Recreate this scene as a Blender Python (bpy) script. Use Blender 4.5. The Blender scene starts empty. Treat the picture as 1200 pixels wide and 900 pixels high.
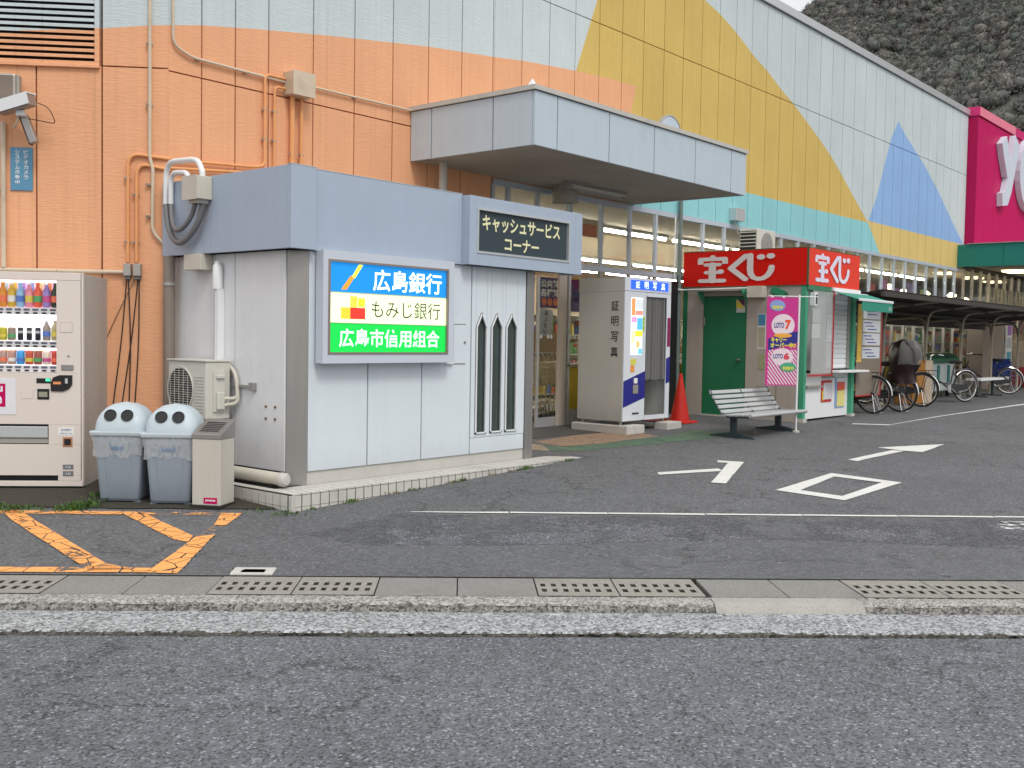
import bpy, bmesh, math, random
import numpy as np
from mathutils import Matrix, Vector
random.seed(7); rng = np.random.default_rng(7)
S = bpy.context.scene
COL = S.collection
R = math.radians

# ------------------------------------------------------------------ camera
# world axes: x along the long store facade, y into the store, z up; facade face is y = 0
cam_d = bpy.data.cameras.new("camera"); cam = bpy.data.objects.new("camera", cam_d); COL.objects.link(cam)
YAW, PITCH, ROLL = 0.7005365, 0.0438525, 0.0167689
_f0 = Vector((math.cos(YAW), math.sin(YAW), 0)); _r0 = Vector((math.sin(YAW), -math.cos(YAW), 0)); _d0 = Vector((0, 0, -1))
_F = _f0*math.cos(PITCH) + _d0*math.sin(PITCH); _D0 = _d0*math.cos(PITCH) - _f0*math.sin(PITCH)
_R = _r0*math.cos(ROLL) - _D0*math.sin(ROLL); _D = _r0*math.sin(ROLL) + _D0*math.cos(ROLL)
cam.matrix_world = Matrix(((_R.x, -_D.x, -_F.x, -5.54), (_R.y, -_D.y, -_F.y, -9.0), (_R.z, -_D.z, -_F.z, 1.3), (0, 0, 0, 1)))
cam_d.sensor_width = 36; cam_d.lens = 36*1224.53/1200; cam_d.clip_end = 3000; cam_d.clip_start = .05
S.camera = cam
# ------------------------------------------------------------------ light
SUN_DIR = Vector((-0.33, -0.80, 1.05)).normalized()          # towards the veiled sun
elev = math.asin(SUN_DIR.z); azim = math.atan2(SUN_DIR.x, SUN_DIR.y)
W = bpy.data.worlds.new("World"); S.world = W; W.use_nodes = True
nt = W.node_tree; bg = nt.nodes['Background']
sky = nt.nodes.new('ShaderNodeTexSky'); sky.sky_type = 'NISHITA'; sky.sun_disc = False
sky.sun_elevation = elev; sky.sun_rotation = azim; sky.dust_density = 4.0; sky.air_density = 1.0; sky.ozone_density = 1.0
cloud = nt.nodes.new('ShaderNodeMix'); cloud.data_type = 'RGBA'; cloud.inputs[0].default_value = .72      # thin even cloud over the clear sky

tc = nt.nodes.new('ShaderNodeTexCoord'); sz_ = nt.nodes.new('ShaderNodeSeparateXYZ'); nt.links.new(tc.outputs['Generated'], sz_.inputs[0])
gr0 = nt.nodes.new('ShaderNodeMath'); gr0.operation = 'MULTIPLY_ADD'; gr0.use_clamp = True; gr0.inputs[1].default_value = .55; gr0.inputs[2].default_value = .45; nt.links.new(sz_.outputs[2], gr0.inputs[0])   # an overcast sky is brightest overhead
cs = nt.nodes.new('ShaderNodeVectorMath'); cs.operation = 'SCALE'; cs.inputs[0].default_value = (11.6, 11.5, 11.1); nt.links.new(gr0.outputs[0], cs.inputs['Scale']); nt.links.new(cs.outputs[0], cloud.inputs[7])
nt.links.new(sky.outputs[0], cloud.inputs[6])
nt.links.new(cloud.outputs[2], bg.inputs[0]); bg.inputs[1].default_value = 0.13
sl = bpy.data.lights.new("sun", 'SUN'); sl.energy = 1.0; sl.angle = R(14); sl.color = (1, .975, .94)
so = bpy.data.objects.new("sun", sl); COL.objects.link(so)
so.rotation_euler = SUN_DIR.to_track_quat('Z', 'Y').to_euler()
S.view_settings.view_transform = 'Standard'; S.view_settings.look = 'None'
S.view_settings.exposure = 0.26; S.view_settings.gamma = 1.0
S.cycles.max_bounces = 8; S.cycles.transparent_max_bounces = 16

# ------------------------------------------------------------------ materials
MATS = {}
def lin(c):
    return tuple((x/255/12.92 if x/255 <= .04045 else ((x/255+.055)/1.055)**2.4) for x in c)
def mat(name, col, rough=.6, metal=0., var=.08, vscale=3., streak=0., speck=0., sscale=80., bump=0., bscale=60., spec=.4, emis=0., dirt=0., coat=0., base=None):
    """one procedural surface: slow colour variation, rain streaks, speckle, fine relief"""
    if name in MATS: return MATS[name]
    m = bpy.data.materials.new(name); m.use_nodes = True; t = m.node_tree; N = t.nodes; L = t.links
    b = N['Principled BSDF']; b.inputs['Roughness'].default_value = rough; b.inputs['Metallic'].default_value = metal
    b.inputs['Specular IOR Level'].default_value = spec
    if coat: b.inputs['Coat Weight'].default_value = coat
    geo = N.new('ShaderNodeNewGeometry')
    def noise(scale, vec=None, detail=4, rgh=.6):
        n = N.new('ShaderNodeTexNoise'); n.inputs['Scale'].default_value = scale; n.inputs['Detail'].default_value = detail
        n.inputs['Roughness'].default_value = rgh
        L.new(vec or geo.outputs['Position'], n.inputs['Vector']); return n.outputs['Fac']
    def mth(op, a, bb, cl=False):
        n = N.new('ShaderNodeMath'); n.operation = op; n.use_clamp = cl
        for i, v in enumerate((a, bb)):
            if v is None: continue
            if isinstance(v, (int, float)): n.inputs[i].default_value = v
            else: L.new(v, n.inputs[i])
        return n.outputs[0]
    fac = None
    def acc(v):
        nonlocal fac
        fac = v if fac is None else mth('MULTIPLY', fac, v)
    if var: acc(mth('ADD', mth('MULTIPLY', noise(vscale), var*2), 1-var))
    if streak:
        mp = N.new('ShaderNodeMapping'); mp.inputs['Scale'].default_value = (9, 9, .35); L.new(geo.outputs['Position'], mp.inputs['Vector'])
        acc(mth('ADD', mth('MULTIPLY', noise(2.2, mp.outputs[0], 5), streak*2), 1-streak))
    if speck:
        v = N.new('ShaderNodeTexVoronoi'); v.inputs['Scale'].default_value = sscale; L.new(geo.outputs['Position'], v.inputs['Vector'])
        sp = N.new('ShaderNodeSeparateColor'); L.new(v.outputs['Color'], sp.inputs[0])
        acc(mth('ADD', mth('MULTIPLY', sp.outputs[0], speck*2), 1-speck))
    if dirt:
        d = mth('MULTIPLY', mth('SUBTRACT', noise(1.7, None, 8, .7), .55), 5, True)
        acc(mth('SUBTRACT', 1, mth('MULTIPLY', d, dirt)))
    if base:      # splash dirt gathered at the foot: (z of the foot, height, strength)
        sx = N.new('ShaderNodeSeparateXYZ'); L.new(geo.outputs['Position'], sx.inputs[0])
        mr = N.new('ShaderNodeMapRange'); mr.inputs['From Min'].default_value = base[0]; mr.inputs['From Max'].default_value = base[0]+base[1]; mr.inputs['To Min'].default_value = 1; mr.inputs['To Max'].default_value = 0
        L.new(mth('ADD', sx.outputs[2], mth('MULTIPLY', noise(7, None, 6, .7), -.5*base[1])), mr.inputs[0])
        acc(mth('SUBTRACT', 1, mth('MULTIPLY', mth('MULTIPLY', mr.outputs[0], mr.outputs[0]), base[2])))
    rgb = N.new('ShaderNodeRGB'); rgb.outputs[0].default_value = (*col, 1)
    base = rgb.outputs[0]
    if fac is not None:
        mx = N.new('ShaderNodeVectorMath'); mx.operation = 'SCALE'; L.new(base, mx.inputs[0]); L.new(fac, mx.inputs['Scale']); base = mx.outputs[0]
    L.new(base, b.inputs['Base Color'])
    if bump:
        bp = N.new('ShaderNodeBump'); bp.inputs['Strength'].default_value = bump; bp.inputs['Distance'].default_value = .01
        L.new(noise(bscale), bp.inputs['Height']); L.new(bp.outputs[0], b.inputs['Normal'])
    if emis:
        L.new(base, b.inputs['Emission Color']); b.inputs['Emission Strength'].default_value = emis
    MATS[name] = m; return m
def emit(name, col, s): return mat(name, col, .5, var=0, emis=s)

def glass(name, tint=(.9, .93, .92), refl=.06, rough=.0):
    if name in MATS: return MATS[name]
    m = bpy.data.materials.new(name); m.use_nodes = True; t = m.node_tree; N = t.nodes; L = t.links
    N.remove(N['Principled BSDF']); out = N['Material Output']
    tr = N.new('ShaderNodeBsdfTransparent'); tr.inputs[0].default_value = (*tint, 1)
    gl = N.new('ShaderNodeBsdfGlossy'); gl.inputs['Roughness'].default_value = rough; gl.inputs[0].default_value = (1, 1, 1, 1)
    lw = N.new('ShaderNodeLayerWeight'); lw.inputs[0].default_value = .42
    pw = N.new('ShaderNodeMath'); pw.operation = 'POWER'; pw.inputs[1].default_value = 4.5; L.new(lw.outputs['Facing'], pw.inputs[0])
    ad = N.new('ShaderNodeMath'); ad.operation = 'MULTIPLY_ADD'; ad.inputs[1].default_value = .8; ad.inputs[2].default_value = refl*.7; ad.use_clamp = True; L.new(pw.outputs[0], ad.inputs[0])
    mx = N.new('ShaderNodeMixShader'); L.new(ad.outputs[0], mx.inputs[0]); L.new(tr.outputs[0], mx.inputs[1]); L.new(gl.outputs[0], mx.inputs[2])
    L.new(mx.outputs[0], out.inputs[0]); MATS[name] = m; return m

def film(name, col, alpha, rough=.35):
    """milky plastic film: see-through by real transparency with folds"""
    if name in MATS: return MATS[name]
    m = mat(name, col, rough, var=.1, vscale=20, bump=.6, bscale=25)
    m.node_tree.nodes['Principled BSDF'].inputs['Alpha'].default_value = alpha
    return m

def worn_paint(name, col, wear=.5, scale=14., crack=.02):
    """road paint worn off in flakes and cracks"""
    if name in MATS: return MATS[name]
    m = mat(name, col, .75, var=.1, vscale=6, speck=.12, sscale=120)
    t = m.node_tree; N = t.nodes; L = t.links; b = N['Principled BSDF']
    geo = N.new('ShaderNodeNewGeometry')
    n = N.new('ShaderNodeTexNoise'); n.inputs['Scale'].default_value = scale; n.inputs['Detail'].default_value = 8; n.inputs['Roughness'].default_value = .75
    L.new(geo.outputs['Position'], n.inputs['Vector'])
    n2 = N.new('ShaderNodeTexNoise'); n2.inputs['Scale'].default_value = 2.1; n2.inputs['Detail'].default_value = 3
    L.new(geo.outputs['Position'], n2.inputs['Vector'])
    a = N.new('ShaderNodeMath'); a.operation = 'MULTIPLY_ADD'; a.inputs[1].default_value = .9; L.new(n2.outputs[0], a.inputs[0]); L.new(n.outputs[0], a.inputs[2])
    v = N.new('ShaderNodeTexVoronoi'); v.feature = 'DISTANCE_TO_EDGE'; v.inputs['Scale'].default_value = 5.5; L.new(geo.outputs['Position'], v.inputs['Vector'])
    g = N.new('ShaderNodeMath'); g.operation = 'GREATER_THAN'; g.inputs[1].default_value = crack; L.new(v.outputs['Distance'], g.inputs[0])
    c = N.new('ShaderNodeMapRange'); c.inputs['From Min'].default_value = wear+.2; c.inputs['From Max'].default_value = wear+.32; L.new(a.outputs[0], c.inputs[0])
    mu = N.new('ShaderNodeMath'); mu.operation = 'MULTIPLY'; L.new(c.outputs[0], mu.inputs[0]); L.new(g.outputs[0], mu.inputs[1])
    L.new(mu.outputs[0], b.inputs['Alpha']); return m

def asphalt(name, lo, hi, scale=95., patch=.22, blue=1.0):
    m = bpy.data.materials.new(name); m.use_nodes = True; t = m.node_tree; N = t.nodes; L = t.links
    b = N['Principled BSDF']; b.inputs['Roughness'].default_value = .85; b.inputs['Specular IOR Level'].default_value = .3
    geo = N.new('ShaderNodeNewGeometry'); P = geo.outputs['Position']
    v = N.new('ShaderNodeTexVoronoi'); v.inputs['Scale'].default_value = scale; L.new(P, v.inputs['Vector'])
    sp = N.new('ShaderNodeSeparateColor'); L.new(v.outputs['Color'], sp.inputs[0])
    pw = N.new('ShaderNodeMath'); pw.operation = 'POWER'; pw.inputs[1].default_value = 1.0; L.new(sp.outputs[0], pw.inputs[0])
    mx = N.new('ShaderNodeValToRGB'); L.new(pw.outputs[0], mx.inputs[0]); el = mx.color_ramp.elements
    el[0].position = 0; el[0].color = (*[c*.75 for c in lo], 1); el[1].position = 1.0; el[1].color = (*[min(.75, c*1.35) for c in hi], 1)
    for p_, c_ in ((.30, [a*.72+b*.28 for a, b in zip(lo, hi)]), (.90, [a*.42+b*.58 for a, b in zip(lo, hi)])):
        e_ = el.new(p_); e_.color = (*c_, 1)
    def noise(s, d=6, r=.6):
        n = N.new('ShaderNodeTexNoise'); n.inputs['Scale'].default_value = s; n.inputs['Detail'].default_value = d; n.inputs['Roughness'].default_value = r; L.new(P, n.inputs['Vector']); return n
    n1 = noise(.55, 5); n2 = noise(3.4, 6, .7); n3 = noise(scale*1.9, 2)
    ad = N.new('ShaderNodeMath'); ad.operation = 'MULTIPLY_ADD'; ad.inputs[1].default_value = patch*2; ad.inputs[2].default_value = 1-patch; L.new(n1.outputs[0], ad.inputs[0])
    a2 = N.new('ShaderNodeMath'); a2.operation = 'MULTIPLY_ADD'; a2.inputs[1].default_value = patch*1.2; a2.inputs[2].default_value = 1-patch*.6; L.new(n2.outputs[0], a2.inputs[0])
    a3 = N.new('ShaderNodeMath'); a3.operation = 'MULTIPLY_ADD'; a3.inputs[1].default_value = 1.3; a3.inputs[2].default_value = .35; L.new(n3.outputs[0], a3.inputs[0])
    m1 = N.new('ShaderNodeMath'); m1.operation = 'MULTIPLY'; L.new(ad.outputs[0], m1.inputs[0]); L.new(a2.outputs[0], m1.inputs[1])
    m2 = N.new('ShaderNodeMath'); m2.operation = 'MULTIPLY'; L.new(m1.outputs[0], m2.inputs[0]); L.new(a3.outputs[0], m2.inputs[1])
    # hairline cracks
    w = N.new('ShaderNodeTexVoronoi'); w.feature = 'DISTANCE_TO_EDGE'; w.inputs['Scale'].default_value = .8
    wp = N.new('ShaderNodeVectorMath'); wp.operation = 'MULTIPLY_ADD'; wp.inputs[1].default_value = (.9, .9, .9)
    nc = noise(2.3, 8, .65); L.new(nc.outputs['Color'], wp.inputs[0]); L.new(P, wp.inputs[2]); L.new(wp.outputs[0], w.inputs['Vector'])
    cr = N.new('ShaderNodeMapRange'); cr.inputs['From Min'].default_value = .0; cr.inputs['From Max'].default_value = .014; cr.inputs['To Min'].default_value = .40; L.new(w.outputs['Distance'], cr.inputs[0])
    gate = noise(.8, 2); gm = N.new('ShaderNodeMapRange'); gm.inputs['From Min'].default_value = .44; gm.inputs['From Max'].default_value = .54; L.new(gate.outputs[0], gm.inputs[0])
    gx = N.new('ShaderNodeMix'); gx.inputs[2].default_value = 1.0; L.new(gm.outputs[0], gx.inputs[0]); L.new(cr.outputs[0], gx.inputs[3])
    m3 = N.new('ShaderNodeMath'); m3.operation = 'MULTIPLY'; L.new(m2.outputs[0], m3.inputs[0]); L.new(gx.outputs[0], m3.inputs[1])
    sc = N.new('ShaderNodeVectorMath'); sc.operation = 'SCALE'; L.new(mx.outputs[0], sc.inputs[0]); L.new(m3.outputs[0], sc.inputs['Scale'])
    L.new(sc.outputs[0], b.inputs['Base Color'])
    bp = N.new('ShaderNodeBump'); bp.inputs['Strength'].default_value = .55; bp.inputs['Distance'].default_value = .006
    L.new(pw.outputs[0], bp.inputs['Height']); L.new(bp.outputs[0], b.inputs['Normal'])
    return m

# ------------------------------------------------------------------ mesh helpers
ROOT = {}
def link(o): COL.objects.link(o); return o
def thing(name, label, cat, loc=(0, 0, 0), rz=0., group=None, kind=None):
    o = link(bpy.data.objects.new(name, None)); o.empty_display_size = .1
    o.location = loc; o.rotation_euler = (0, 0, rz)
    ROOT[o.name] = Matrix.Translation(loc) @ Matrix.Rotation(rz, 4, 'Z')
    if kind: o['kind'] = kind
    else: o['label'] = label; o['category'] = cat
    if group: o['group'] = group
    return o
def tag(o, label, cat, group=None):
    o['label'] = label; o['category'] = cat
    if group: o['group'] = group
    return o
class MB:
    def __init__(s, M=None): s.v = []; s.f = []; s.mi = []; s.M = M; s.m = 0
    def add(s, vs, fs):
        n = len(s.v)
        for v in vs:
            v = Vector(v); s.v.append(s.M @ v if s.M else v)
        for f in fs: s.f.append(tuple(n+i for i in f)); s.mi.append(s.m)
        return s
    def box(s, x0, x1, y0, y1, z0, z1):
        return s.add([(x0,y0,z0),(x1,y0,z0),(x1,y1,z0),(x0,y1,z0),(x0,y0,z1),(x1,y0,z1),(x1,y1,z1),(x0,y1,z1)],
                     [(0,3,2,1),(4,5,6,7),(0,1,5,4),(1,2,6,5),(2,3,7,6),(3,0,4,7)])
    def taper(s, cx, cy, z0, z1, w0, d0, w1, d1):
        a = [(cx-w0/2,cy-d0/2,z0),(cx+w0/2,cy-d0/2,z0),(cx+w0/2,cy+d0/2,z0),(cx-w0/2,cy+d0/2,z0)]
        b = [(cx-w1/2,cy-d1/2,z1),(cx+w1/2,cy-d1/2,z1),(cx+w1/2,cy+d1/2,z1),(cx-w1/2,cy+d1/2,z1)]
        return s.add(a+b, [(0,3,2,1),(4,5,6,7),(0,1,5,4),(1,2,6,5),(2,3,7,6),(3,0,4,7)])
    def prism(s, pts, axis, a0, a1):
        """pts 2D polygon (ccw), extruded along axis x/y/z from a0 to a1"""
        n = len(pts)
        def mk(p, a): return {'x': (a, p[0], p[1]), 'y': (p[0], a, p[1]), 'z': (p[0], p[1], a)}[axis]
        vs = [mk(p, a0) for p in pts]+[mk(p, a1) for p in pts]
        fs = [tuple(range(n))[::-1], tuple(range(n, 2*n))]+[(i, (i+1) % n, n+(i+1) % n, n+i) for i in range(n)]
        if axis == 'y': fs = [f[::-1] for f in fs]
        return s.add(vs, fs)
    def tube(s, path, r, n=10, caps=True):
        path = [Vector(p) for p in path]; k = len(path)
        if not isinstance(r, (list, tuple)): r = [r]*k
        T = [(path[min(i+1, k-1)]-path[max(i-1, 0)]).normalized() for i in range(k)]
        up = Vector((0, 0, 1)) if abs(T[0].z) < .9 else Vector((1, 0, 0))
        x = T[0].cross(up).normalized(); vs = []
        for i in range(k):
            x = (x - T[i]*x.dot(T[i])).normalized(); y = T[i].cross(x)
            for j in range(n):
                a = 2*math.pi*j/n; vs.append(path[i]+(x*math.cos(a)+y*math.sin(a))*r[i])
        fs = [(i*n+j, i*n+(j+1) % n, (i+1)*n+(j+1) % n, (i+1)*n+j) for i in range(k-1) for j in range(n)]
        if caps: fs += [tuple(range(n))[::-1], tuple(range((k-1)*n, k*n))]
        return s.add(vs, fs)
    def lathe(s, prof, c=(0, 0, 0), n=24, axis='z', caps=True):
        vs = []; k = len(prof)
        for r, h in prof:
            for j in range(n):
                a = 2*math.pi*j/n; p = (r*math.cos(a), r*math.sin(a), h)
                if axis == 'y': p = (p[0], p[2], p[1])
                if axis == 'x': p = (p[2], p[0], p[1])
                vs.append((p[0]+c[0], p[1]+c[1], p[2]+c[2]))
        fs = [(i*n+j, i*n+(j+1) % n, (i+1)*n+(j+1) % n, (i+1)*n+j) for i in range(k-1) for j in range(n)]
        if caps and prof[0][0] > 1e-6: fs.append(tuple(range(n))[::-1])
        if caps and prof[-1][0] > 1e-6: fs.append(tuple(range((k-1)*n, k*n)))
        return s.add(vs, fs)
    def build(s, name, mats, parent=None, world=True, bevel=0., smooth=None, seg=2):
        me = bpy.data.meshes.new(name)
        vs = s.v
        if parent is not None and world:
            inv = ROOT[parent.name].inverted(); vs = [inv @ v for v in vs]
        me.from_pydata([tuple(v) for v in vs], [], s.f)
        if not isinstance(mats, (list, tuple)): mats = [mats]
        for m in mats: me.materials.append(m)
        if len(mats) > 1: me.polygons.foreach_set('material_index', s.mi)
        bm = bmesh.new(); bm.from_mesh(me); bmesh.ops.recalc_face_normals(bm, faces=bm.faces[:]) if smooth != 'keep' else None
        bm.to_mesh(me); bm.free()
        if smooth: me.polygons.foreach_set('use_smooth', [True]*len(me.polygons)); me.set_sharp_from_angle(angle=R(40))
        o = link(bpy.data.objects.new(name, me))
        if parent is not None: o.parent = parent; ROOT[o.name] = ROOT[parent.name]
        else: ROOT[o.name] = Matrix()
        if bevel:
            b = o.modifiers.new('bevel', 'BEVEL'); b.width = bevel; b.segments = seg; b.limit_method = 'ANGLE'; b.angle_limit = R(40)
        return o
def bx(name, x0, x1, y0, y1, z0, z1, m, parent=None, world=True, bevel=0.): return MB().box(x0,x1,y0,y1,z0,z1).build(name, m, parent, world, bevel)
def tb(name, path, r, m, parent=None, world=True, n=10): return MB().tube(path, r, n).build(name, m, parent, world, smooth=True)
def arc(c, r, a0, a1, n=8, plane='xz'):
    out = []
    for i in range(n+1):
        a = R(a0+(a1-a0)*i/n); u, v = r*math.cos(a), r*math.sin(a)
        out.append({'xz': (c[0]+u, c[1], c[2]+v), 'yz': (c[0], c[1]+u, c[2]+v), 'xy': (c[0]+u, c[1]+v, c[2])}[plane])
    return out
def roundpath(pts, r, n=5):
    """polyline with rounded corners"""
    P = [Vector(p) for p in pts]; out = [P[0]]
    for i in range(1, len(P)-1):
        a = (P[i-1]-P[i]); b = (P[i+1]-P[i]); d = min(r, a.length*.45, b.length*.45)
        p0 = P[i]+a.normalized()*d; p1 = P[i]+b.normalized()*d
        for k in range(n+1):
            t = k/n; out.append(p0*(1-t)**2+P[i]*2*t*(1-t)+p1*t*t)
    return out+[P[-1]]
def copy_tree(o, parent=None):
    c = o.copy(); COL.objects.link(c)
    if parent is not None: c.parent = parent
    for ch in list(o.children): copy_tree(ch, c)
    return c
def text(body, w, h, loc, m, parent, side='front', bold=0., world=True, name='lettering', vertical=False, ext=.002):
    """lettering fitted into a w x h box centred on loc. side: front faces -y, left faces -x"""
    cu = bpy.data.curves.new('txt', 'FONT'); cu.body = body; cu.align_x = 'CENTER'; cu.size = 1; cu.offset = bold; cu.extrude = 0
    cu.space_line = .95; cu.resolution_u = 3
    o = link(bpy.data.objects.new('txt', cu)); bpy.context.view_layer.update()
    me = bpy.data.meshes.new_from_object(o.evaluated_get(bpy.context.evaluated_depsgraph_get()))
    bpy.data.objects.remove(o)
    n = len(me.vertices); co = np.empty(n*3, 'f'); me.vertices.foreach_get('co', co); co = co.reshape(-1, 3)
    lo = co.min(0); hi = co.max(0); c = (lo+hi)/2; sx = w/max(hi[0]-lo[0], 1e-6); sy = h/max(hi[1]-lo[1], 1e-6)
    Mr = Matrix.Rotation({'front': 0., 'left': -math.pi/2}.get(side, side if isinstance(side, float) else 0.), 4, 'Z') @ Matrix.Rotation(math.pi/2, 4, 'X')
    T = Matrix.Translation(loc) @ Mr
    if parent is not None and world: T = ROOT[parent.name].inverted() @ T
    out = [T @ Vector(((p[0]-c[0])*sx, (p[1]-c[1])*sy, 0)) for p in co]
    me.vertices.foreach_set('co', np.array(out, 'f').ravel()); me.materials.clear(); me.materials.append(m)
    me.name = name; ob = link(bpy.data.objects.new(name, me))
    if parent is not None: ob.parent = parent; ROOT[ob.name] = ROOT[parent.name]
    else: ROOT[ob.name] = Matrix()
    return ob

# ------------------------------------------------------------------ palette
m_white = mat('white_panel', (.65, .715, .77), .38, var=.04, streak=.05, dirt=.08, base=(.02, .35, .18))
m_greyp = mat('side_panel', (.70, .71, .73), .45, var=.06, streak=.06, dirt=.15, base=(.02, .6, .22))
m_blue = mat('blue_grey_fascia', (.375, .45, .555), .45, var=.04, streak=.05, dirt=.05)
m_alu = mat('aluminium', (.62, .64, .66), .35, .55, var=.05, streak=.04)
m_alud = mat('aluminium_dull', (.40, .38, .35), .45, .45, var=.08, streak=.06)
m_winfr = mat('window_frame_paint', (.50, .56, .64), .45, .2, var=.05, streak=.05)
m_steel = mat('stainless', (.36, .35, .34), .36, .7, var=.06, streak=.10)
m_black = mat('black', (.012, .012, .014), .5, var=.1)
m_dark = mat('dark_gap', (.05, .05, .05), .9, var=.1)
m_rust = mat('joint_sealant', (.16, .10, .06), .9, var=.35, vscale=5)
m_conc = mat('concrete', (.34, .33, .30), .9, var=.16, vscale=6, speck=.12, sscale=220, bump=.5, bscale=90, dirt=.2)
m_concl = mat('concrete_light', (.50, .49, .46), .9, var=.12, vscale=5, speck=.1, sscale=260, bump=.4, bscale=120, dirt=.25)
m_tile = mat('glazed_tile', (.55, .54, .50), .45, var=.12, vscale=7, dirt=.35)
m_beige = mat('beige_paint', (.60, .52, .45), .5, var=.05, streak=.06)
m_pipeb = mat('beige_pipe', (.60, .50, .38), .5, var=.12, vscale=5, dirt=.25)
m_pipeo = mat('orange_pipe', (.74, .34, .14), .5, var=.1, vscale=5, dirt=.25)
m_pipeg = mat('grey_plastic', (.17, .17, .18), .5, var=.1)
m_cream = mat('cream_box', (.56, .53, .46), .5, var=.08, streak=.08, dirt=.15)
m_acw = mat('ac_casing', (.58, .57, .52), .5, var=.05, streak=.06, dirt=.18)
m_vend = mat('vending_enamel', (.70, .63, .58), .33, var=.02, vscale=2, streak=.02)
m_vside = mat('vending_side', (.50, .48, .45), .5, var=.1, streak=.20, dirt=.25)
m_bin = mat('bin_grey', (.245, .295, .35), .5, base=(-.2, .35, .35), var=.07, dirt=.12, speck=.03)
m_lid = mat('bin_lid', (.47, .55, .60), .42, var=.04, dirt=.08)
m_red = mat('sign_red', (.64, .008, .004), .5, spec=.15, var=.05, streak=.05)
m_green = mat('door_green', (.012, .16, .075), .5, var=.1, streak=.08)
m_mint = mat('post_green', (.06, .34, .20), .5, var=.1, streak=.06)
m_pink = mat('pink_cladding', (.50, .001, .10), .5, spec=.2, var=.05, streak=.12)
m_teal = mat('teal_cladding', (.012, .20, .16), .5, var=.06, streak=.05)
m_kwall = mat('kiosk_wall', (.42, .38, .34), .6, var=.08, streak=.06, dirt=.12)
m_orange = mat('orange_cone', (.52, .018, .010), .5, var=.08, dirt=.15)
m_wpaint = mat('white_paint', (.76, .78, .80), .45, var=.05, dirt=.08)
m_shelter = mat('shelter_roof', (.055, .047, .042), .6, var=.2, vscale=3)
m_post = mat('shelter_post', (.36, .32, .26), .5, .2, var=.1)
m_chrome = mat('chrome', (.75, .75, .77), .18, 1., var=0)
m_rubber = mat('rubber', (.018, .018, .018), .8, var=.2)
m_bframe = mat('bike_paint', (.03, .03, .035), .3, var=.1, coat=.4)
m_yellow = mat('yellow_panel', (.60, .42, .03), .5, var=.08, streak=.06)
m_paperw = mat('paper_white', (.78, .78, .76), .7, var=.03)
m_ink = mat('ink_black', (.02, .02, .025), .6, var=0)
m_bluei = mat('ink_blue', (.02, .05, .30), .5, var=0)
m_glass = glass('shop_glass'); m_glassd = glass('display_glass', (.98, .98, .98), .01)

# ------------------------------------------------------------------ ground profile (road frame: s along kerb, q across)
RA = R(-47.2); RD = Vector((math.cos(RA), math.sin(RA), 0)); RN = Vector((-RD.y, RD.x, 0)); C0 = Vector((-5.54, -9.0, 0))
PROF = [(-30, -.31), (5.6, -.31), (6.0, -.30), (6.05, -.25), (6.65, -.235), (8.43, -.152), (11.5, 0), (14.5, .07), (15.5, .10), (17, .12), (1500, .12)]
def gz(q): return float(np.interp(q, [a for a, b in PROF], [b for a, b in PROF]))
def rp(s, q, dz=0.):
    p = C0+RD*s+RN*q; return Vector((p.x, p.y, gz(q)+dz))
def gxy(x, y, dz=0.):
    q = (Vector((x, y, 0))-C0).dot(RN); return gz(q)+dz
m_road = asphalt('road_asphalt', (.060, .065, .073), (.22, .235, .255), 88, .28)
m_lot = asphalt('lot_asphalt', (.066, .069, .073), (.198, .203, .215), 120, .26)
m_lot2 = asphalt('lot_patch_asphalt', (.052, .055, .063), (.225, .23, .255), 90, .2)
m_soil = mat('soil', (.045, .04, .03), .95, var=.4, vscale=12, bump=.8, bscale=60)
def strip(name, q0, q1, s0, s1, m, kind='structure', dz=0.):
    qs = sorted({q0, q1} | {a for a, b in PROF if q0 < a < q1}); mb = MB(); vs = []
    ss = [s0, s1]
    for q in qs:
        for s in ss: vs.append(rp(s, q, dz))
    fs = [(2*i, 2*i+1, 2*i+3, 2*i+2) for i in range(len(qs)-1)]
    o = mb.add(vs, fs).build(name, m); o['kind'] = kind; return o
o = MB().box(-400, 500, -400, 500, -.66, -.60).build('subgrade', m_soil); o['kind'] = 'structure'
strip('road', -30, 5.56, -300, 500, m_road)
strip('parking_lot', 6.6495, 1500, -600, 1500, m_lot)
o = MB(Matrix.Translation((C0.x, C0.y, 0)) @ Matrix.Rotation(RA, 4, 'Z')).box(-60, 60, 6.6496, 6.67, -.59, -.2385).build('lot_edge', m_soil); o['kind'] = 'structure'
# resurfaced band of lot between the gutter and the white line
def polymark(name, pts, m, dz=.004, kind='structure'):
    """flat marking given in road-frame (s,q) points, split along the breaks of the ground profile so that it hugs the ground"""
    mb = MB(); qs = [a for a, b in PROF]
    def clip(poly, lo, hi):
        for sgn, lim in ((1, lo), (-1, hi)):
            out = []
            for i in range(len(poly)):
                a, b = poly[i-1], poly[i]; ia = sgn*(a[1]-lim) >= 0; ib = sgn*(b[1]-lim) >= 0
                if ia != ib:
                    t = (lim-a[1])/(b[1]-a[1]); out.append((a[0]+t*(b[0]-a[0]), lim))
                if ib: out.append(b)
            poly = out
            if not poly: return []
        return poly
    for k in range(len(qs)-1):
        c = clip(list(pts), qs[k], qs[k+1])
        if len(c) >= 3: mb.add([rp(s, q, dz) for s, q in c], [tuple(range(len(c)))])
    o = mb.build(name, m); o['kind'] = kind
    me = o.data
    if me.polygons and sum(p.normal.z for p in me.polygons) < 0: me.flip_normals()
    return o
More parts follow.
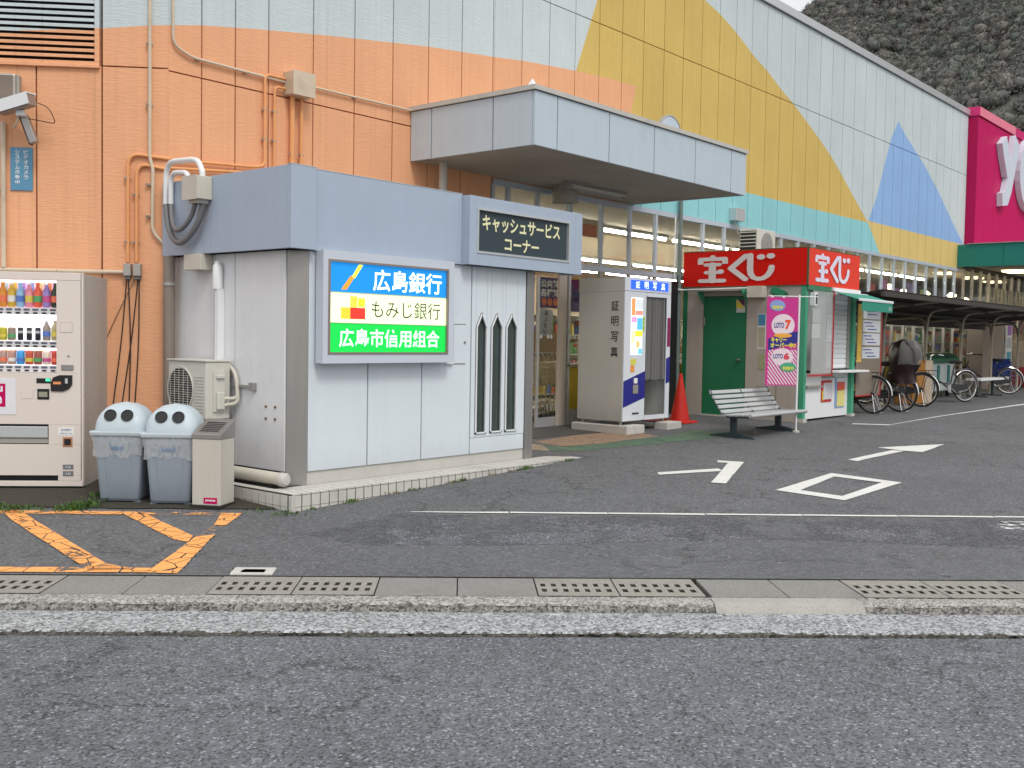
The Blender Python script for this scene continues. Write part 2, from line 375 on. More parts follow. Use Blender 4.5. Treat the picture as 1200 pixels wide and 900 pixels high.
def wob(pts, amp=.012, step=.12):
    out = []
    for i in range(len(pts)):
        a = Vector(pts[i-1]); b = Vector(pts[i]); n = max(1, int((b-a).length/step))
        for k in range(n):
            p = a.lerp(b, k/n); out.append((p.x+random.uniform(-amp, amp), p.y+random.uniform(-amp, amp)))
    return out
# dark worn band (older surface) beside the gutter
_g = m_lot2.node_tree; _n = _g.nodes.new('ShaderNodeTexNoise'); _n.inputs['Scale'].default_value = .9; _n.inputs['Detail'].default_value = 9; _n.inputs['Roughness'].default_value = .75
_p = _g.nodes.new('ShaderNodeNewGeometry'); _g.links.new(_p.outputs['Position'], _n.inputs['Vector']); _m = _g.nodes.new('ShaderNodeMapRange'); _m.inputs['From Min'].default_value = .40; _m.inputs['From Max'].default_value = .56
_g.links.new(_n.outputs[0], _m.inputs[0]); _g.links.new(_m.outputs[0], _g.nodes['Principled BSDF'].inputs['Alpha'])
polymark('asphalt_patch', wob([(-.7, 7.45), (.6, 7.5), (2.2, 7.75), (4.3, 7.5), (9, 7.6), (9, 8.52), (-.5, 8.5), (-1.2, 7.8)], .03, .3), m_lot2, .0015)
m_wline = worn_paint('white_line_paint', (.62, .62, .60), .40, 16, -1)
m_oline = worn_paint('orange_line_paint', (.80, .36, .11), .50, 12)
m_oline2 = worn_paint('orange_line_paint_faint', (.74, .34, .11), .66, 12)
def mark(name, pts, m, dz=.006): return polymark(name, wob(pts, .004, .2), m, dz)
k = -.42
while k < 6.5:
    w = .82; mark('white_line', [(k, 8.555), (k+w-.012, 8.545), (k+w-.012, 8.60), (k, 8.60 if k > 0 else 8.575)], m_wline); k += w
mark('direction_marking', [(2.948, 9.651), (3.188, 9.663), (3.78, 10.402), (3.814, 10.597)], m_wline)
mark('direction_marking', [(3.814, 10.597), (3.78, 10.402), (4.142, 10.1), (4.354, 10.111)], m_wline)
mark('direction_marking', [(4.354, 10.111), (4.142, 10.1), (3.492, 9.398), (3.444, 9.205)], m_wline)
mark('direction_marking', [(3.444, 9.205), (3.492, 9.398), (3.188, 9.663), (2.948, 9.651)], m_wline)
mark('arrow_marking', [(4.321, 11.481), (4.386, 11.372), (5.317, 12.30), (5.175, 12.345)], m_wline)
mark('arrow_marking', [(5.10, 12.60), (5.26, 12.38), (5.33, 12.30), (5.492, 12.20), (6.148, 13.028)], m_wline)
mark('arrow_marking', [(1.99, 10.53), (1.978, 10.392), (2.70, 10.66), (2.68, 10.80)], m_wline)
mark('arrow_marking', [(2.416, 10.005), (2.553, 9.967), (3.072, 11.228), (2.80, 11.322), (2.772, 11.2), (2.88, 11.16)], m_wline)
mark('worn_marking', [(4.30, 8.50), (4.66, 8.40), (5.2, 8.3), (5.1, 8.05), (4.5, 8.09), (4.2, 8.17)], worn_paint('white_worn', (.78, .78, .76), .74, 9, -1))
mark('white_line', [(5.82, 15.34), (6.35, 15.25), (6.42, 15.36), (5.86, 15.44)], m_wline)
mark('white_line', [(6.35, 15.25), (6.42, 15.36), (11.9, 21.4), (14.5, 24.2), (14.5, 24.05), (11.5, 20.8)], m_wline)
# orange hatching
mark('orange_marking', [(-4.6, 8.50), (-2.70, 8.49), (-2.70, 8.37), (-4.6, 8.37)], m_oline2)
mark('orange_marking', [(-2.58, 8.48), (-1.9, 8.46), (-1.9, 8.38), (-2.58, 8.38)], m_oline2)
mark('orange_marking', [(-4.6, 6.80), (-2.0, 6.80), (-2.0, 6.69), (-4.6, 6.67)], m_oline)
mark('orange_marking', [(-3.68, 8.50), (-3.53, 8.48), (-2.32, 6.90), (-2.08, 6.76), (-2.36, 6.72), (-3.45, 8.14)], m_oline)
mark('orange_marking', [(-2.75, 8.48), (-2.58, 8.48), (-1.96, 7.68), (-1.95, 7.50), (-2.06, 7.56)], m_oline)
mark('orange_marking', [(-1.81, 7.72), (-1.93, 7.66), (-2.00, 6.69), (-1.80, 6.67)], m_oline)
mark('orange_marking', [(-1.76, 8.46), (-1.93, 8.46), (-1.89, 8.02), (-1.80, 8.02)], m_oline)
mark('orange_marking', [(-1.80, 8.00), (-1.89, 8.00), (-1.93, 7.70), (-1.81, 7.74)], worn_paint('orange_line_paint_traces', (.62, .34, .14), .86, 16))
# painted entrance apron, worn red-brown and green
polymark('painted_apron', wob([(.85, 12.75), (1.2, 12.35), (2.0, 13.0), (2.6, 13.5), (2.2, 14.1), (1.3, 13.4)], .05, .3), worn_paint('brown_floor_paint', (.28, .19, .13), .30, 3), .003)
polymark('painted_apron', wob([(1.0, 11.95), (1.4, 12.0), (3.2, 13.3), (3.9, 14.0), (3.2, 14.3), (2.6, 13.5), (2.0, 13.0), (1.2, 12.35), (.85, 12.3)], .05, .3), worn_paint('green_floor_paint', (.09, .15, .10), .34, 3), .003)
polymark('painted_apron', wob([(.35, 12.1), (1.0, 11.95), (.95, 12.45), (.5, 12.9), (.2, 12.6)], .03, .3), worn_paint('tan_floor_paint', (.30, .25, .18), .2, 3), .0035)
polymark('entrance_mat', [(.1, 13.0), (.7, 12.9), (2.6, 14.55), (2.2, 15.0), (.4, 14.0)], mat('dark_mat', (.06, .06, .06), .9, var=.2, vscale=8, speck=.2), .005)

# kerb, apron and gutter covers
def rough_strip(name, prof, s0, s1, m, amp=.006, ds=.022, kind='structure', parent=None):
    ns = int((s1-s0)/ds); ss = np.linspace(s0, s1, ns+1); k = len(prof)
    v = np.zeros((ns+1, k, 3))
    big = np.interp(ss, np.arange(s0, s1+.4, .3), rng.normal(0, 1, len(np.arange(s0, s1+.4, .3))))*amp
    for i, (q, z) in enumerate(prof):
        j = rng.normal(0, amp*.6, ns+1) if 0 < i < k-1 or kind == 'edge' else 0
        p = np.array(C0)[None]+np.outer(ss, np.array(RD))+np.outer(np.full(ns+1, q)+(j if 0 < i else 0)+(big if i < 2 else 0), np.array(RN))
        v[:, i, :2] = p[:, :2]; v[:, i, 2] = z+(rng.normal(0, amp*.55, ns+1) if 0 < i < k-1 else 0)
    vs = v.reshape(-1, 3); fs = [(a*k+b, (a+1)*k+b, (a+1)*k+b+1, a*k+b+1) for a in range(ns) for b in range(k-1)]
    mb = MB(); mb.v = [Vector(x) for x in vs]; mb.f = fs; mb.mi = [0]*len(fs)
    o = mb.build(name, m, parent, smooth='keep')
    if parent is None: o['kind'] = 'structure'
    return o
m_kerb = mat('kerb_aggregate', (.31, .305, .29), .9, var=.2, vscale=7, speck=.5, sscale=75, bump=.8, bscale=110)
m_apron = mat('gutter_apron', (.29, .305, .315), .9, var=.14, vscale=5, speck=.65, sscale=68, bump=.7, bscale=130, dirt=.12)
m_apdark = mat('kerb_dirt_slot_shade', (.075, .072, .062), .95, var=.4, vscale=14, speck=.5, sscale=70, bump=.9, bscale=60)
m_kerbs = mat('kerb_smooth', (.33, .32, .30), .85, var=.12, vscale=6, speck=.12, sscale=150, dirt=.2)
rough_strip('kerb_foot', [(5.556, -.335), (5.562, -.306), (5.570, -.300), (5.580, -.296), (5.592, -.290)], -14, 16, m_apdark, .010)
ap = [(5.578, -.296), (5.594, -.287), (5.62, -.285)]+[(5.62+.038*i, -.285-.0008*i) for i in range(1, 11)]
rough_strip('gutter_apron', ap, -14, 16, m_apron, .0045)
kerb = thing('kerb', '', '', rp(0, 6.05), RA, kind='structure')
kp = [(6.035, -.262), (6.05, -.254), (6.08, -.246), (6.11, -.244), (6.14, -.243), (6.17, -.243), (6.19, -.246), (6.192, -.32)]
kf = [(5.985, -.33), (5.995, -.305), (6.005, -.292), (6.015, -.280), (6.028, -.268), (6.040, -.259), (6.052, -.2545)]
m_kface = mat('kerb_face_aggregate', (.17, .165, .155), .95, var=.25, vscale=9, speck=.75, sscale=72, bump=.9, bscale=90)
cuts = [-14, -6, -3.6, -1.3, .9, 1.50]
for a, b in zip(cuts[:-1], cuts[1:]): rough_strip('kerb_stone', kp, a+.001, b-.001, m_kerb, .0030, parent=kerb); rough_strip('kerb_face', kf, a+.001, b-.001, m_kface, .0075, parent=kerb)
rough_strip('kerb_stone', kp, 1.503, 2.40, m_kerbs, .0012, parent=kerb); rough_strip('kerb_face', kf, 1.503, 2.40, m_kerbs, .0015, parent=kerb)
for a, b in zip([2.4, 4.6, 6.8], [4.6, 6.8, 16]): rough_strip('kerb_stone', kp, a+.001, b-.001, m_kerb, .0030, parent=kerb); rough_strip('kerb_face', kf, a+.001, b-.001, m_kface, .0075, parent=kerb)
gut = thing('gutter', '', '', rp(0, 6.4), RA, kind='structure')
m_slab = mat('gutter_slab', (.225, .22, .21), .9, var=.12, vscale=5, speck=.22, sscale=170, bump=.5, bscale=150, dirt=.2)
m_grate = mat('grate_concrete', (.27, .26, .235), .9, var=.14, vscale=6, speck=.25, sscale=170, bump=.5, bscale=150, dirt=.25)
RM = Matrix.Translation((C0.x, C0.y, 0)) @ Matrix.Rotation(RA, 4, 'Z')
Q0, Q1 = 6.196, 6.648
def grate(s0, s1):
    mb = MB(RM); a, b = s0+.004, s1-.004; zt, zb = -.2415, -.30; n = 7; w = (b-a)
    rows = [(Q0+.10, Q0+.175), (Q0+.235, Q0+.31)]
    mb.box(a, b, Q0, rows[0][0], zb, zt); mb.box(a, b, rows[0][1], rows[1][0], zb, zt); mb.box(a, b, rows[1][1], Q1, zb, zt)
    for r0, r1 in rows:
        pitch = w/(n+.35); x = a
        for k in range(n):
            sx = a+pitch*(k+.35); mb.box(x, sx+.004, r0, r1, zb, zt); x = sx+pitch*.52
        mb.box(x, b, r0, r1, zb, zt)
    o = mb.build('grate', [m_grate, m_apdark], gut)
    for p in o.data.polygons: p.material_index = 0 if p.normal.z > .9 else 1  # slot walls coloured dark to stand in for shade inside the slots
    return o
def slab(s0, s1): return MB(RM).box(s0+.003, s1-.003, Q0, Q1, -.49, -.2415).build('gutter_slab', m_slab, gut, bevel=.005)
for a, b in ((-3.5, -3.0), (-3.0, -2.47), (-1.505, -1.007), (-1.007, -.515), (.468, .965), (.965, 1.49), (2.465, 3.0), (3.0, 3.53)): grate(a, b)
for a, b in ((-9, -5), (-5, -3.5), (-2.47, -1.99), (-1.99, -1.505), (-.515, -.02), (-.02, .468), (1.52, 1.995), (1.995, 2.465), (3.53, 4.0), (4.0, 4.5), (4.5, 16)): slab(a, b)
MB(RM).box(-14, 16, 5.5, Q1+.25, -.55, -.50).build('gutter_bed', m_black, gut)
mb = MB(RM); mb.box(-1.47, -1.20, 6.66, 6.70, -.27, -.224); mb.box(-1.47, -1.20, 6.79, 6.83, -.27, -.221); mb.box(-1.47, -1.41, 6.70, 6.79, -.27, -.223); mb.box(-1.26, -1.20, 6.70, 6.79, -.27, -.223)
o = mb.build('inlet_block', m_concl, bevel=.006); o['kind'] = 'structure'
o = MB(RM).lathe([(.045, 0), (.075, .0)], (-1.335, 6.745, -.2255), 20).build('inlet_hole', m_black); o['kind'] = 'structure'
# soil strip along foot of the left wall
polymark('soil_strip', wob([(-5.2, 8.62), (-2.2, 8.60), (-1.55, 8.62), (-1.55, 9.4), (-5.2, 10.6)], .02, .15), m_soil, .008)

# ------------------------------------------------------------------ painted wall material (the mural is paint on the wall: fixed to place)
def mural():
    m = bpy.data.materials.new('mural_paint'); m.use_nodes = True; t = m.node_tree; N = t.nodes; L = t.links
    b = N['Principled BSDF']; b.inputs['Roughness'].default_value = .7; b.inputs['Specular IOR Level'].default_value = .25
    geo = N.new('ShaderNodeNewGeometry'); sep = N.new('ShaderNodeSeparateXYZ'); L.new(geo.outputs['Position'], sep.inputs[0]); X, Z = sep.outputs[0], sep.outputs[2]
    def mth(op, a, bb=None, c=None):
        n = N.new('ShaderNodeMath'); n.operation = op
        for i, v in enumerate((a, bb, c)):
            if v is None: continue
            if isinstance(v, (int, float)): n.inputs[i].default_value = v
            else: L.new(v, n.inputs[i])
        return n.outputs[0]
    def curve(pts, x0, x1, ht='VECTOR'):
        u = mth('DIVIDE', mth('SUBTRACT', X, x0), x1-x0); n = N.new('ShaderNodeFloatCurve'); L.new(u, n.inputs['Value'])
        cm = n.mapping; c = cm.curves[0]; P = [((x-x0)/(x1-x0), z/8) for x, z in pts]
        c.points[0].location = P[0]; c.points[1].location = P[-1]
        for p in P[1:-1]: c.points.new(*p)
        for p in c.points: p.handle_type = ht
        cm.update(); return mth('MULTIPLY', n.outputs[0], 8)
    def below(v): return mth('LESS_THAN', Z, v)
    cur = None
    def rgb(c):
        n = N.new('ShaderNodeRGB'); n.outputs[0].default_value = (*c, 1); return n.outputs[0]
    cur = rgb((.55, .62, .64))
    def over(mask, c):
        nonlocal cur
        n = N.new('ShaderNodeMix'); n.data_type = 'RGBA'; L.new(mask, n.inputs[0]); L.new(cur, n.inputs[6]); L.new(rgb(c), n.inputs[7]); cur = n.outputs[2]
    def AND(a, bb): return mth('MULTIPLY', a, bb)
    arcz = curve([(6, 7.4), (9.2, 7.1), (9.94, 6.969), (10.494, 6.852), (11.11, 6.663), (11.729, 6.427), (12.274, 6.265), (12.811, 6.058), (13.37, 5.873), (13.837, 5.694), (14.487, 5.432), (15.171, 5.135), (15.807, 4.787), (16.376, 4.46), (16.868, 4.183), (17.222, 3.98), (18.0, 3.5)], 6, 18, 'AUTO')
    rt = mth('GREATER_THAN', X, mth('ADD', mth('MULTIPLY', mth('SUBTRACT', Z, 5.088), .433), 6.421))
    over(AND(AND(below(arcz), rt), mth('LESS_THAN', X, 17.3)), (.63, .455, .136))
    orz = curve([(-2, 4.0), (-1, 4.09), (-.45, 4.15), (-.1, 4.2), (0, 4.207), (.355, 4.291), (.993, 4.403), (1.729, 4.521), (2.318, 4.609), (2.901, 4.693), (3.473, 4.775), (4.057, 4.84), (4.65, 4.905), (5.233, 4.98), (5.818, 5.035), (6.421, 5.088), (7.37, 5.15), (7.963, 5.171), (9, 5.2)], -2, 9)
    olim = mth('LESS_THAN', X, mth('ADD', mth('MULTIPLY', mth('SUBTRACT', Z, 4.776), .31), 7.839))
    over(AND(below(orz), olim), (.77, .395, .22))
    over(AND(below(3.98), mth('GREATER_THAN', X, 7.85)), (.63, .455, .136))
    over(AND(AND(below(3.98), mth('GREATER_THAN', X, 7.85)), mth('LESS_THAN', X, mth('ADD', mth('MULTIPLY', mth('SUBTRACT', 3.976, Z), 1.21), 17.224))), (.28, .60, .64))
    over(AND(mth('GREATER_THAN', X, mth('ADD', mth('MULTIPLY', mth('SUBTRACT', 3.976, Z), 1.21), 17.224)), below(4.03)), (.70, .53, .20))
    blz = curve([(17.0, 3.5), (17.222, 3.995), (17.671, 4.569), (18.066, 5.324), (18.474, 6.057), (18.869, 6.47), (19.332, 6.232), (20.661, 5.72), (21.79, 5.183), (23.0, 4.50), (23.9, 4.03), (24.2, 3.9)], 17, 24.2)
    over(AND(AND(below(blz), mth('GREATER_THAN', Z, 4.02)), mth('GREATER_THAN', X, 17.21)), (.28, .455, .76))
    # weathering: slow blotches, rain streaks, grime collecting high on the wall
    def noise(s, sc, d=5, r=.6):
        mp = N.new('ShaderNodeMapping'); mp.inputs['Scale'].default_value = sc; L.new(geo.outputs['Position'], mp.inputs['Vector'])
        n = N.new('ShaderNodeTexNoise'); n.inputs['Scale'].default_value = s; n.inputs['Detail'].default_value = d; n.inputs['Roughness'].default_value = r; L.new(mp.outputs[0], n.inputs['Vector']); return n.outputs[0]
    oi = N.new('ShaderNodeObjectInfo')
    f = mth('MULTIPLY', mth('MULTIPLY_ADD', noise(.9, (1, 1, 1), 7, .65), .30, .84), mth('MULTIPLY_ADD', noise(2.0, (10, 10, .3)), .20, .90))
    f = mth('MULTIPLY', f, mth('MULTIPLY_ADD', oi.outputs['Random'], .05, .975))
    st = N.new('ShaderNodeMapRange'); st.inputs['From Min'].default_value = .58; st.inputs['From Max'].default_value = .8; st.inputs['To Max'].default_value = .30
    L.new(noise(1.6, (14, 14, .22), 7, .65), st.inputs[0]); f = mth('MULTIPLY', f, mth('SUBTRACT', 1.0, st.outputs[0]))
    sc = N.new('ShaderNodeVectorMath'); sc.operation = 'SCALE'; L.new(cur, sc.inputs[0]); L.new(f, sc.inputs['Scale']); L.new(sc.outputs[0], b.inputs['Base Color'])
    bp = N.new('ShaderNodeBump'); bp.inputs['Strength'].default_value = .45; bp.inputs['Distance'].default_value = .012
    L.new(noise(26, (.35, .35, 2.0), 4, .6), bp.inputs['Height']); L.new(bp.outputs[0], b.inputs['Normal'])
    return m
m_mural = mural()

# ------------------------------------------------------------------ store building
store = thing('store_building', 'long supermarket building painted with orange, yellow, white, teal and blue shapes', 'store', (0, 0, 0))
JX = [.0, .36, .747, 1.151]+[1.151+.5825*k for k in range(1, 40)]
JX = [x for x in JX if x < 23.7]+[23.97]
Z0, Z1, Z2, Z3 = 3.365, 3.782, 5.880, 7.460
G = .008
for i in range(len(JX)-1):
    x0, x1 = JX[i]+G/1.0, JX[i+1]-G/1.0
    if i == 0: x0 = 0
    zb = -.15 if x1 < 4.75 else Z0
    if x0 < 4.67 < x1:
        bx('wall_panel', x0, 4.67, .0, .06, -.15, Z1-.007, m_mural, store); bx('wall_panel', 4.676, x1, .0, .06, Z0, Z2-.007, m_mural, store); bx('wall_panel', x0, x1, 0, .06, Z1+.007, Z2-.007, m_mural, store) if False else None
        bx('wall_panel', x0, 4.67, 0, .06, Z1+.007, Z2-.007, m_mural, store)
    elif zb < 0:
        bx('wall_panel', x0, x1, .0, .06, zb, Z1-.007, m_mural, store); bx('wall_panel', x0, x1, .0, .06, Z1+.007, Z2-.007, m_mural, store)
    else:
        bx('wall_panel', x0, x1, .0, .06, Z0, Z2-.007, m_mural, store)
    bx('wall_panel', x0, x1, .0, .06, Z2+.007, Z3, m_mural, store)
bx('wall_core', .03, 4.67, .062, .30, -.3, 7.45, m_rust, store)
bx('wall_core', 4.67, 24.0, .062, .30, 3.37, 7.45, m_rust, store)
# left splayed wall: runs from the corner away to the left
LA = R(-44.5); LM = Matrix.Rotation(LA, 4, 'Z')     # local: x along wall (negative to the left), y into the wall
def lbx(name, x0, x1, y0, y1, z0, z1, m, parent, bevel=0.): return MB(LM).box(x0, x1, y0, y1, z0, z1).build(name, m, parent, bevel=bevel)
LJ = [-6, -5.4, -4.8, -4.2, -3.6, -3.0, -2.4, -1.82, -1.21, -.612, -.002]
for a, b in zip(LJ[:-1], LJ[1:]):
    lbx('wall_panel', a+G, b-(G if b < -.1 else 0), .0, .06, -.3, Z1-.007+.02, m_mural, store)
    if b > -.5: lbx('wall_panel', a+G, b, .0, .06, Z1+.027, Z2, m_mural, store); lbx('wall_panel', a+G, b, .0, .06, Z2+.014, Z3, m_mural, store)
    else: lbx('wall_panel', a+G, b-G, .0, .06, 6.6, Z3, m_mural, store)
lbx('wall_core', -6, -.05, .062, .30, -.3, 3.80, m_rust, store); lbx('wall_core', -.66, -.05, .062, .30, 3.8, 7.45, m_rust, store); lbx('wall_core', -6, -.66, .2, .30, 3.8, 7.45, m_dark, store)
# louvre
lou = MB(LM).box(-6, -.632, -.035, .02, 3.775, 3.80).box(-6, -.632, -.02, .19, 3.80, 3.835).box(-.675, -.632, -.02, .19, 3.837, 6.58).build('louvre', m_mural, store)
for k in range(48):
    z = 3.875+k*.0565
    MB(LM).prism([(-.012, z), (.0, z-.004), (.10, z+.030), (.09, z+.036)], 'x', -6, -.677).box(-6, -.678, -.018, -.0125, z-.010, z+.020).build('slat', m_mural, lou)
# coping
bx('coping', -.05, 24.02, -.05, .32, 7.475, 7.62, m_alu, store); MB(LM).box(-6, .0, -.05, .32, 7.475, 7.618).build('coping', m_alu, store)
bx('roof', .3, 23.9, .31, 16, 7.0, 7.2, m_conc, store)
bx('back_wall', .3, 42, 15.8, 16, -.1, 7.1, m_conc, store)
# glazing below the mural: mullions, rails, panes
MX = [4.68, 5.0, 5.62, 6.35, 7.12, 7.87]+[7.87+.735*k for k in range(1, 23)]
MX = [x for x in MX if x < 24]
bx('window_head', 4.68, 24.0, -.015, .09, 3.285, 3.36, m_winfr, store); bx('window_rail', 6.30, 24.0, -.02, .09, 2.30, 2.375, m_winfr, store)
bx('window_rail', 4.68, 6.30, -.02, .09, 2.24, 2.36, m_alud, store)
for i, x in enumerate(MX):
    w = .035 if i not in (3,) else .06
    if x > 9.4 and (i % 1 == 0): w = .03
    bx('mullion', x-w/2-.01, x+w/2+.01, -.012, .045, 2.377, 3.283, m_winfr, store)
    if x < 5.7: continue
    bx('mullion', x-w/2-.005, x+w/2+.005, -.012, .045, .95 if x > 6.5 else .1, 2.298, m_alud, store)
for a, b in zip(MX[:-1], MX[1:]):
    fr = bx('window', a+.03, b-.03, .030, .036, 2.377, 3.283, m_glass, store)
    if a > 6.3: bx('window', a+.03, b-.03, .030, .036, .95, 2.298, m_glass, store)
bx('window_sill', 6.30, 24.0, -.03, .09, .905, .948, m_alud, store)
for a, b in zip(MX[3:-1], MX[4:]):
    bx('apron_panel', a+.01, b-.01, -.005, .08, .30, .90, m_yellow, store)
bx('plinth', 6.36, 24.0, -.03, .085, -.05, .295, m_concl, store)
# entrance: dull metal posts and sliding door leaf
for a, b in ((6.13, 6.30), (4.70, 4.80)): bx('door_post', a, b, -.01, .03, .0, 2.238, m_beige if a > 6 else m_alud, store)
bx('door_post', 6.32, 6.365, -.03, .04, .0, 2.37, m_alu, store)
dl = bx('door_leaf', 5.69, 5.745, .035, .06, .07, 2.15, m_alu, store)
bx('bottom_rail', 5.745, 6.125, .035, .06, .07, .20, m_alu, dl); bx('pane', 5.745, 6.125, .045, .049, .20, 2.15, m_glass, dl)
for x in (5.79, 5.95, 6.02): MB().lathe([(.028, 0), (.028, .002)], (x, .041, 1.33), 14, 'y').build('safety_dot', m_wpaint, dl)
for k in range(9):
    MB().lathe([(.028, 0), (.028, .003)], (6.45+.10*k, .024, 1.33), 14, 'y').build('safety_dot', m_wpaint, store)
# interior
m_floor = mat('store_floor', (.35, .32, .28), .25, var=.08, vscale=1.5)
m_ceil = mat('store_ceiling', (.62, .54, .44), .8, var=.05)
m_inw = mat('store_wall', (.62, .48, .33), .8, var=.15, vscale=1.2)
o = bx('store_floor', 4.4, 42, .095, 15.7, -.05, .07, m_floor); o['kind'] = 'structure'
bx('ceiling', 4.4, 42, .31, 15.7, 3.42, 3.5, m_ceil, store); bx('partition', 4.3, 4.4, .31, 15.7, .07, 3.42, m_inw, store)
bx('partition', 4.4, 42, 13.2, 13.3, .07, 3.42, m_inw, store)
m_tube = emit('tube_light', (1, .93, .78), 40)
m_warm = emit('warm_lamp', (1, .80, .45), 7)
nb = 0
for y in (2.3, 4.6, 6.9, 9.6):
    for k in range(9):
        x = 5.2+k*2.55+(.4 if y > 5 else 0)
        t = thing('ceiling_light', 'fluorescent ceiling batten in the '+{2.3: 'row nearest the upper store windows', 4.6: 'second row behind the upper store windows', 6.9: 'third row behind the upper store windows', 9.6: 'deepest row inside the store'}[y], 'ceiling light', (x, y, 3.36), 0, {2.3: 'ceiling lights nearest the windows', 4.6: 'second row of ceiling lights', 6.9: 'third row of ceiling lights', 9.6: 'deepest row of ceiling lights'}[y])
        bx('housing', x, x+2.3, y-.06, y+.06, 3.36, 3.418, m_wpaint, t); tb('tube', [(x+.03, y, 3.335), (x+2.27, y, 3.335)], .028, m_tube, t, n=8)
# beams / bulkheads hanging from the store ceiling
bx('bulkhead', 8.0, 24, 3.3, 3.4, 2.95, 3.42, mat('bulkhead', (.42, .34, .25), .8, var=.1), store)

# entrance canopy
can = thing('entrance_canopy', 'boxy grey-white panelled canopy jutting out over the supermarket entrance', 'canopy', (3.19, 0, 3.365))
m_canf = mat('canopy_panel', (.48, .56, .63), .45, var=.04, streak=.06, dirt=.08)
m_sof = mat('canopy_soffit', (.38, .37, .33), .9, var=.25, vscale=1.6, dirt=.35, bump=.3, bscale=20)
cj = [3.19, 3.59, 4.58, 5.55, 6.545, 7.512, 7.95]
for a, b in zip(cj[:-1], cj[1:]): bx('canopy_panel', a+.008, b-.008, -1.89, -1.86, 3.372, 3.945, m_canf, can)
for a, b in ((-1.862, -1.30), (-1.30, -.35), (-.35, -.005)): bx('canopy_panel', 3.19, 3.22, a+.008, b-.008, 3.372, 3.945, m_canf, can)
bx('canopy_panel', 7.92, 7.95, -1.855, -.005, 3.372, 3.945, m_canf, can)
bx('core', 3.225, 7.91, -1.855, -.01, 3.445, 3.94, m_dark, can)
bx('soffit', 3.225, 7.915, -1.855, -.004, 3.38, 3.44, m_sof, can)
bx('coping', 3.165, 7.975, -1.915, -.003, 3.955, 4.005, mat('canopy_cap', (.50, .49, .46), .6, var=.1, streak=.1, dirt=.25), can)
fx = thing('canopy_light', 'unlit twin-tube lamp fixed under the entrance canopy', 'lamp', (5.9, -.6, 3.36))
tb('tube', [(5.50, -.56, 3.33), (6.75, -.56, 3.33)], .022, m_concl, fx); tb('tube', [(5.50, -.64, 3.33), (6.75, -.64, 3.33)], .022, m_concl, fx)
bx('housing', 5.45, 6.8, -.66, -.54, 3.353, 3.379, m_conc, fx); MB().lathe([(.05, 0), (.06, -.05), (.02, -.06)], (5.52, -.6, 3.352), 14).build('lamp_end', m_conc, fx, smooth=True)
tb('lamp_end', [(6.78, -.6, 3.352), (6.78, -.6, 3.29)], .02, m_conc, fx)
cyl = MB().lathe([(.17, 0), (.17, -.22), (.165, -.23)], (5.82, -.30, 3.379), 24).build('sensor_drum', m_conc, smooth=True); tag(cyl, 'short grey round drum hanging under the entrance canopy by the glazing', 'fixture')
o = tb('drain_stub', [(3.50, -.25, 3.379), (3.50, -.25, 2.9)], .05, m_concl); tag(o, 'short grey downpipe under left corner of the entrance canopy', 'pipe')
mir = thing('convex_mirror', 'round traffic mirror seen from behind, peeping above canopy edge', 'mirror', (6.38, -1.55, 4.0))
MB().lathe([(0, .05), (.15, .04), (.26, .0), (.27, -.02), (.26, -.03), (0, -.03)], (6.38, -1.58, 3.98), 28, 'y').build('mirror_back', mat('mirror_back', (.60, .70, .80), .2, .4, var=.05), mir, smooth=True)
MB().lathe([(.268, -.035), (.285, -.03), (.285, .02), (.268, .02), (.268, -.035)], (6.38, -1.58, 3.98), 28, 'y', False).build('rim', m_alud, mir, smooth=True)
tb('stalk', [(6.38, -1.52, 3.95), (6.38, -1.3, 3.95), (6.38, -1.3, 4.005)], .015, m_alud, mir)
o = MB().add([(3.49, -1.62, 4.006), (3.68, -1.62, 4.006), (3.68, -1.44, 4.006), (3.49, -1.44, 4.006), (3.585, -1.53, 4.20)], [(0, 3, 2, 1), (0, 1, 4), (1, 2, 4), (2, 3, 4), (3, 0, 4)]).build('roof_finial', m_wpaint); tag(o, 'small white pyramid standing on the canopy corner', 'ornament')

# ------------------------------------------------------------------ pink building and teal canopy
pk = thing('pink_store_front', 'magenta clad store front with large white letters above teal canopy', 'store front', (24, -.25, 0))
xx = 24.0
m_pale = mat('pink_pale_flashing', (.80, .22, .32), .4, var=.06, streak=.1)
while xx < 42:
    bx('cladding_panel', xx+.004, xx+.796, -.25, -.19, 4.0, 7.43, m_pink, pk); xx += .8
bx('side_panel', 23.975, 24.0, -.25, .30, 4.0, 7.43, mat('pink_side', (.42, .004, .08), .5, spec=.2, var=.05, streak=.08), pk)
bx('wall_core', 24.01, 42, -.188, .30, 3.4, 7.6, m_dark, pk)
bx('coping', 23.96, 42.1, -.28, .32, 7.45, 7.69, mat('pink_coping', (.60, .02, .16), .35, var=.05, streak=.06), pk)
bx('flashing_panel', 24.0, 27.4, -.292, -.282, 7.455, 7.685, m_pale, pk)
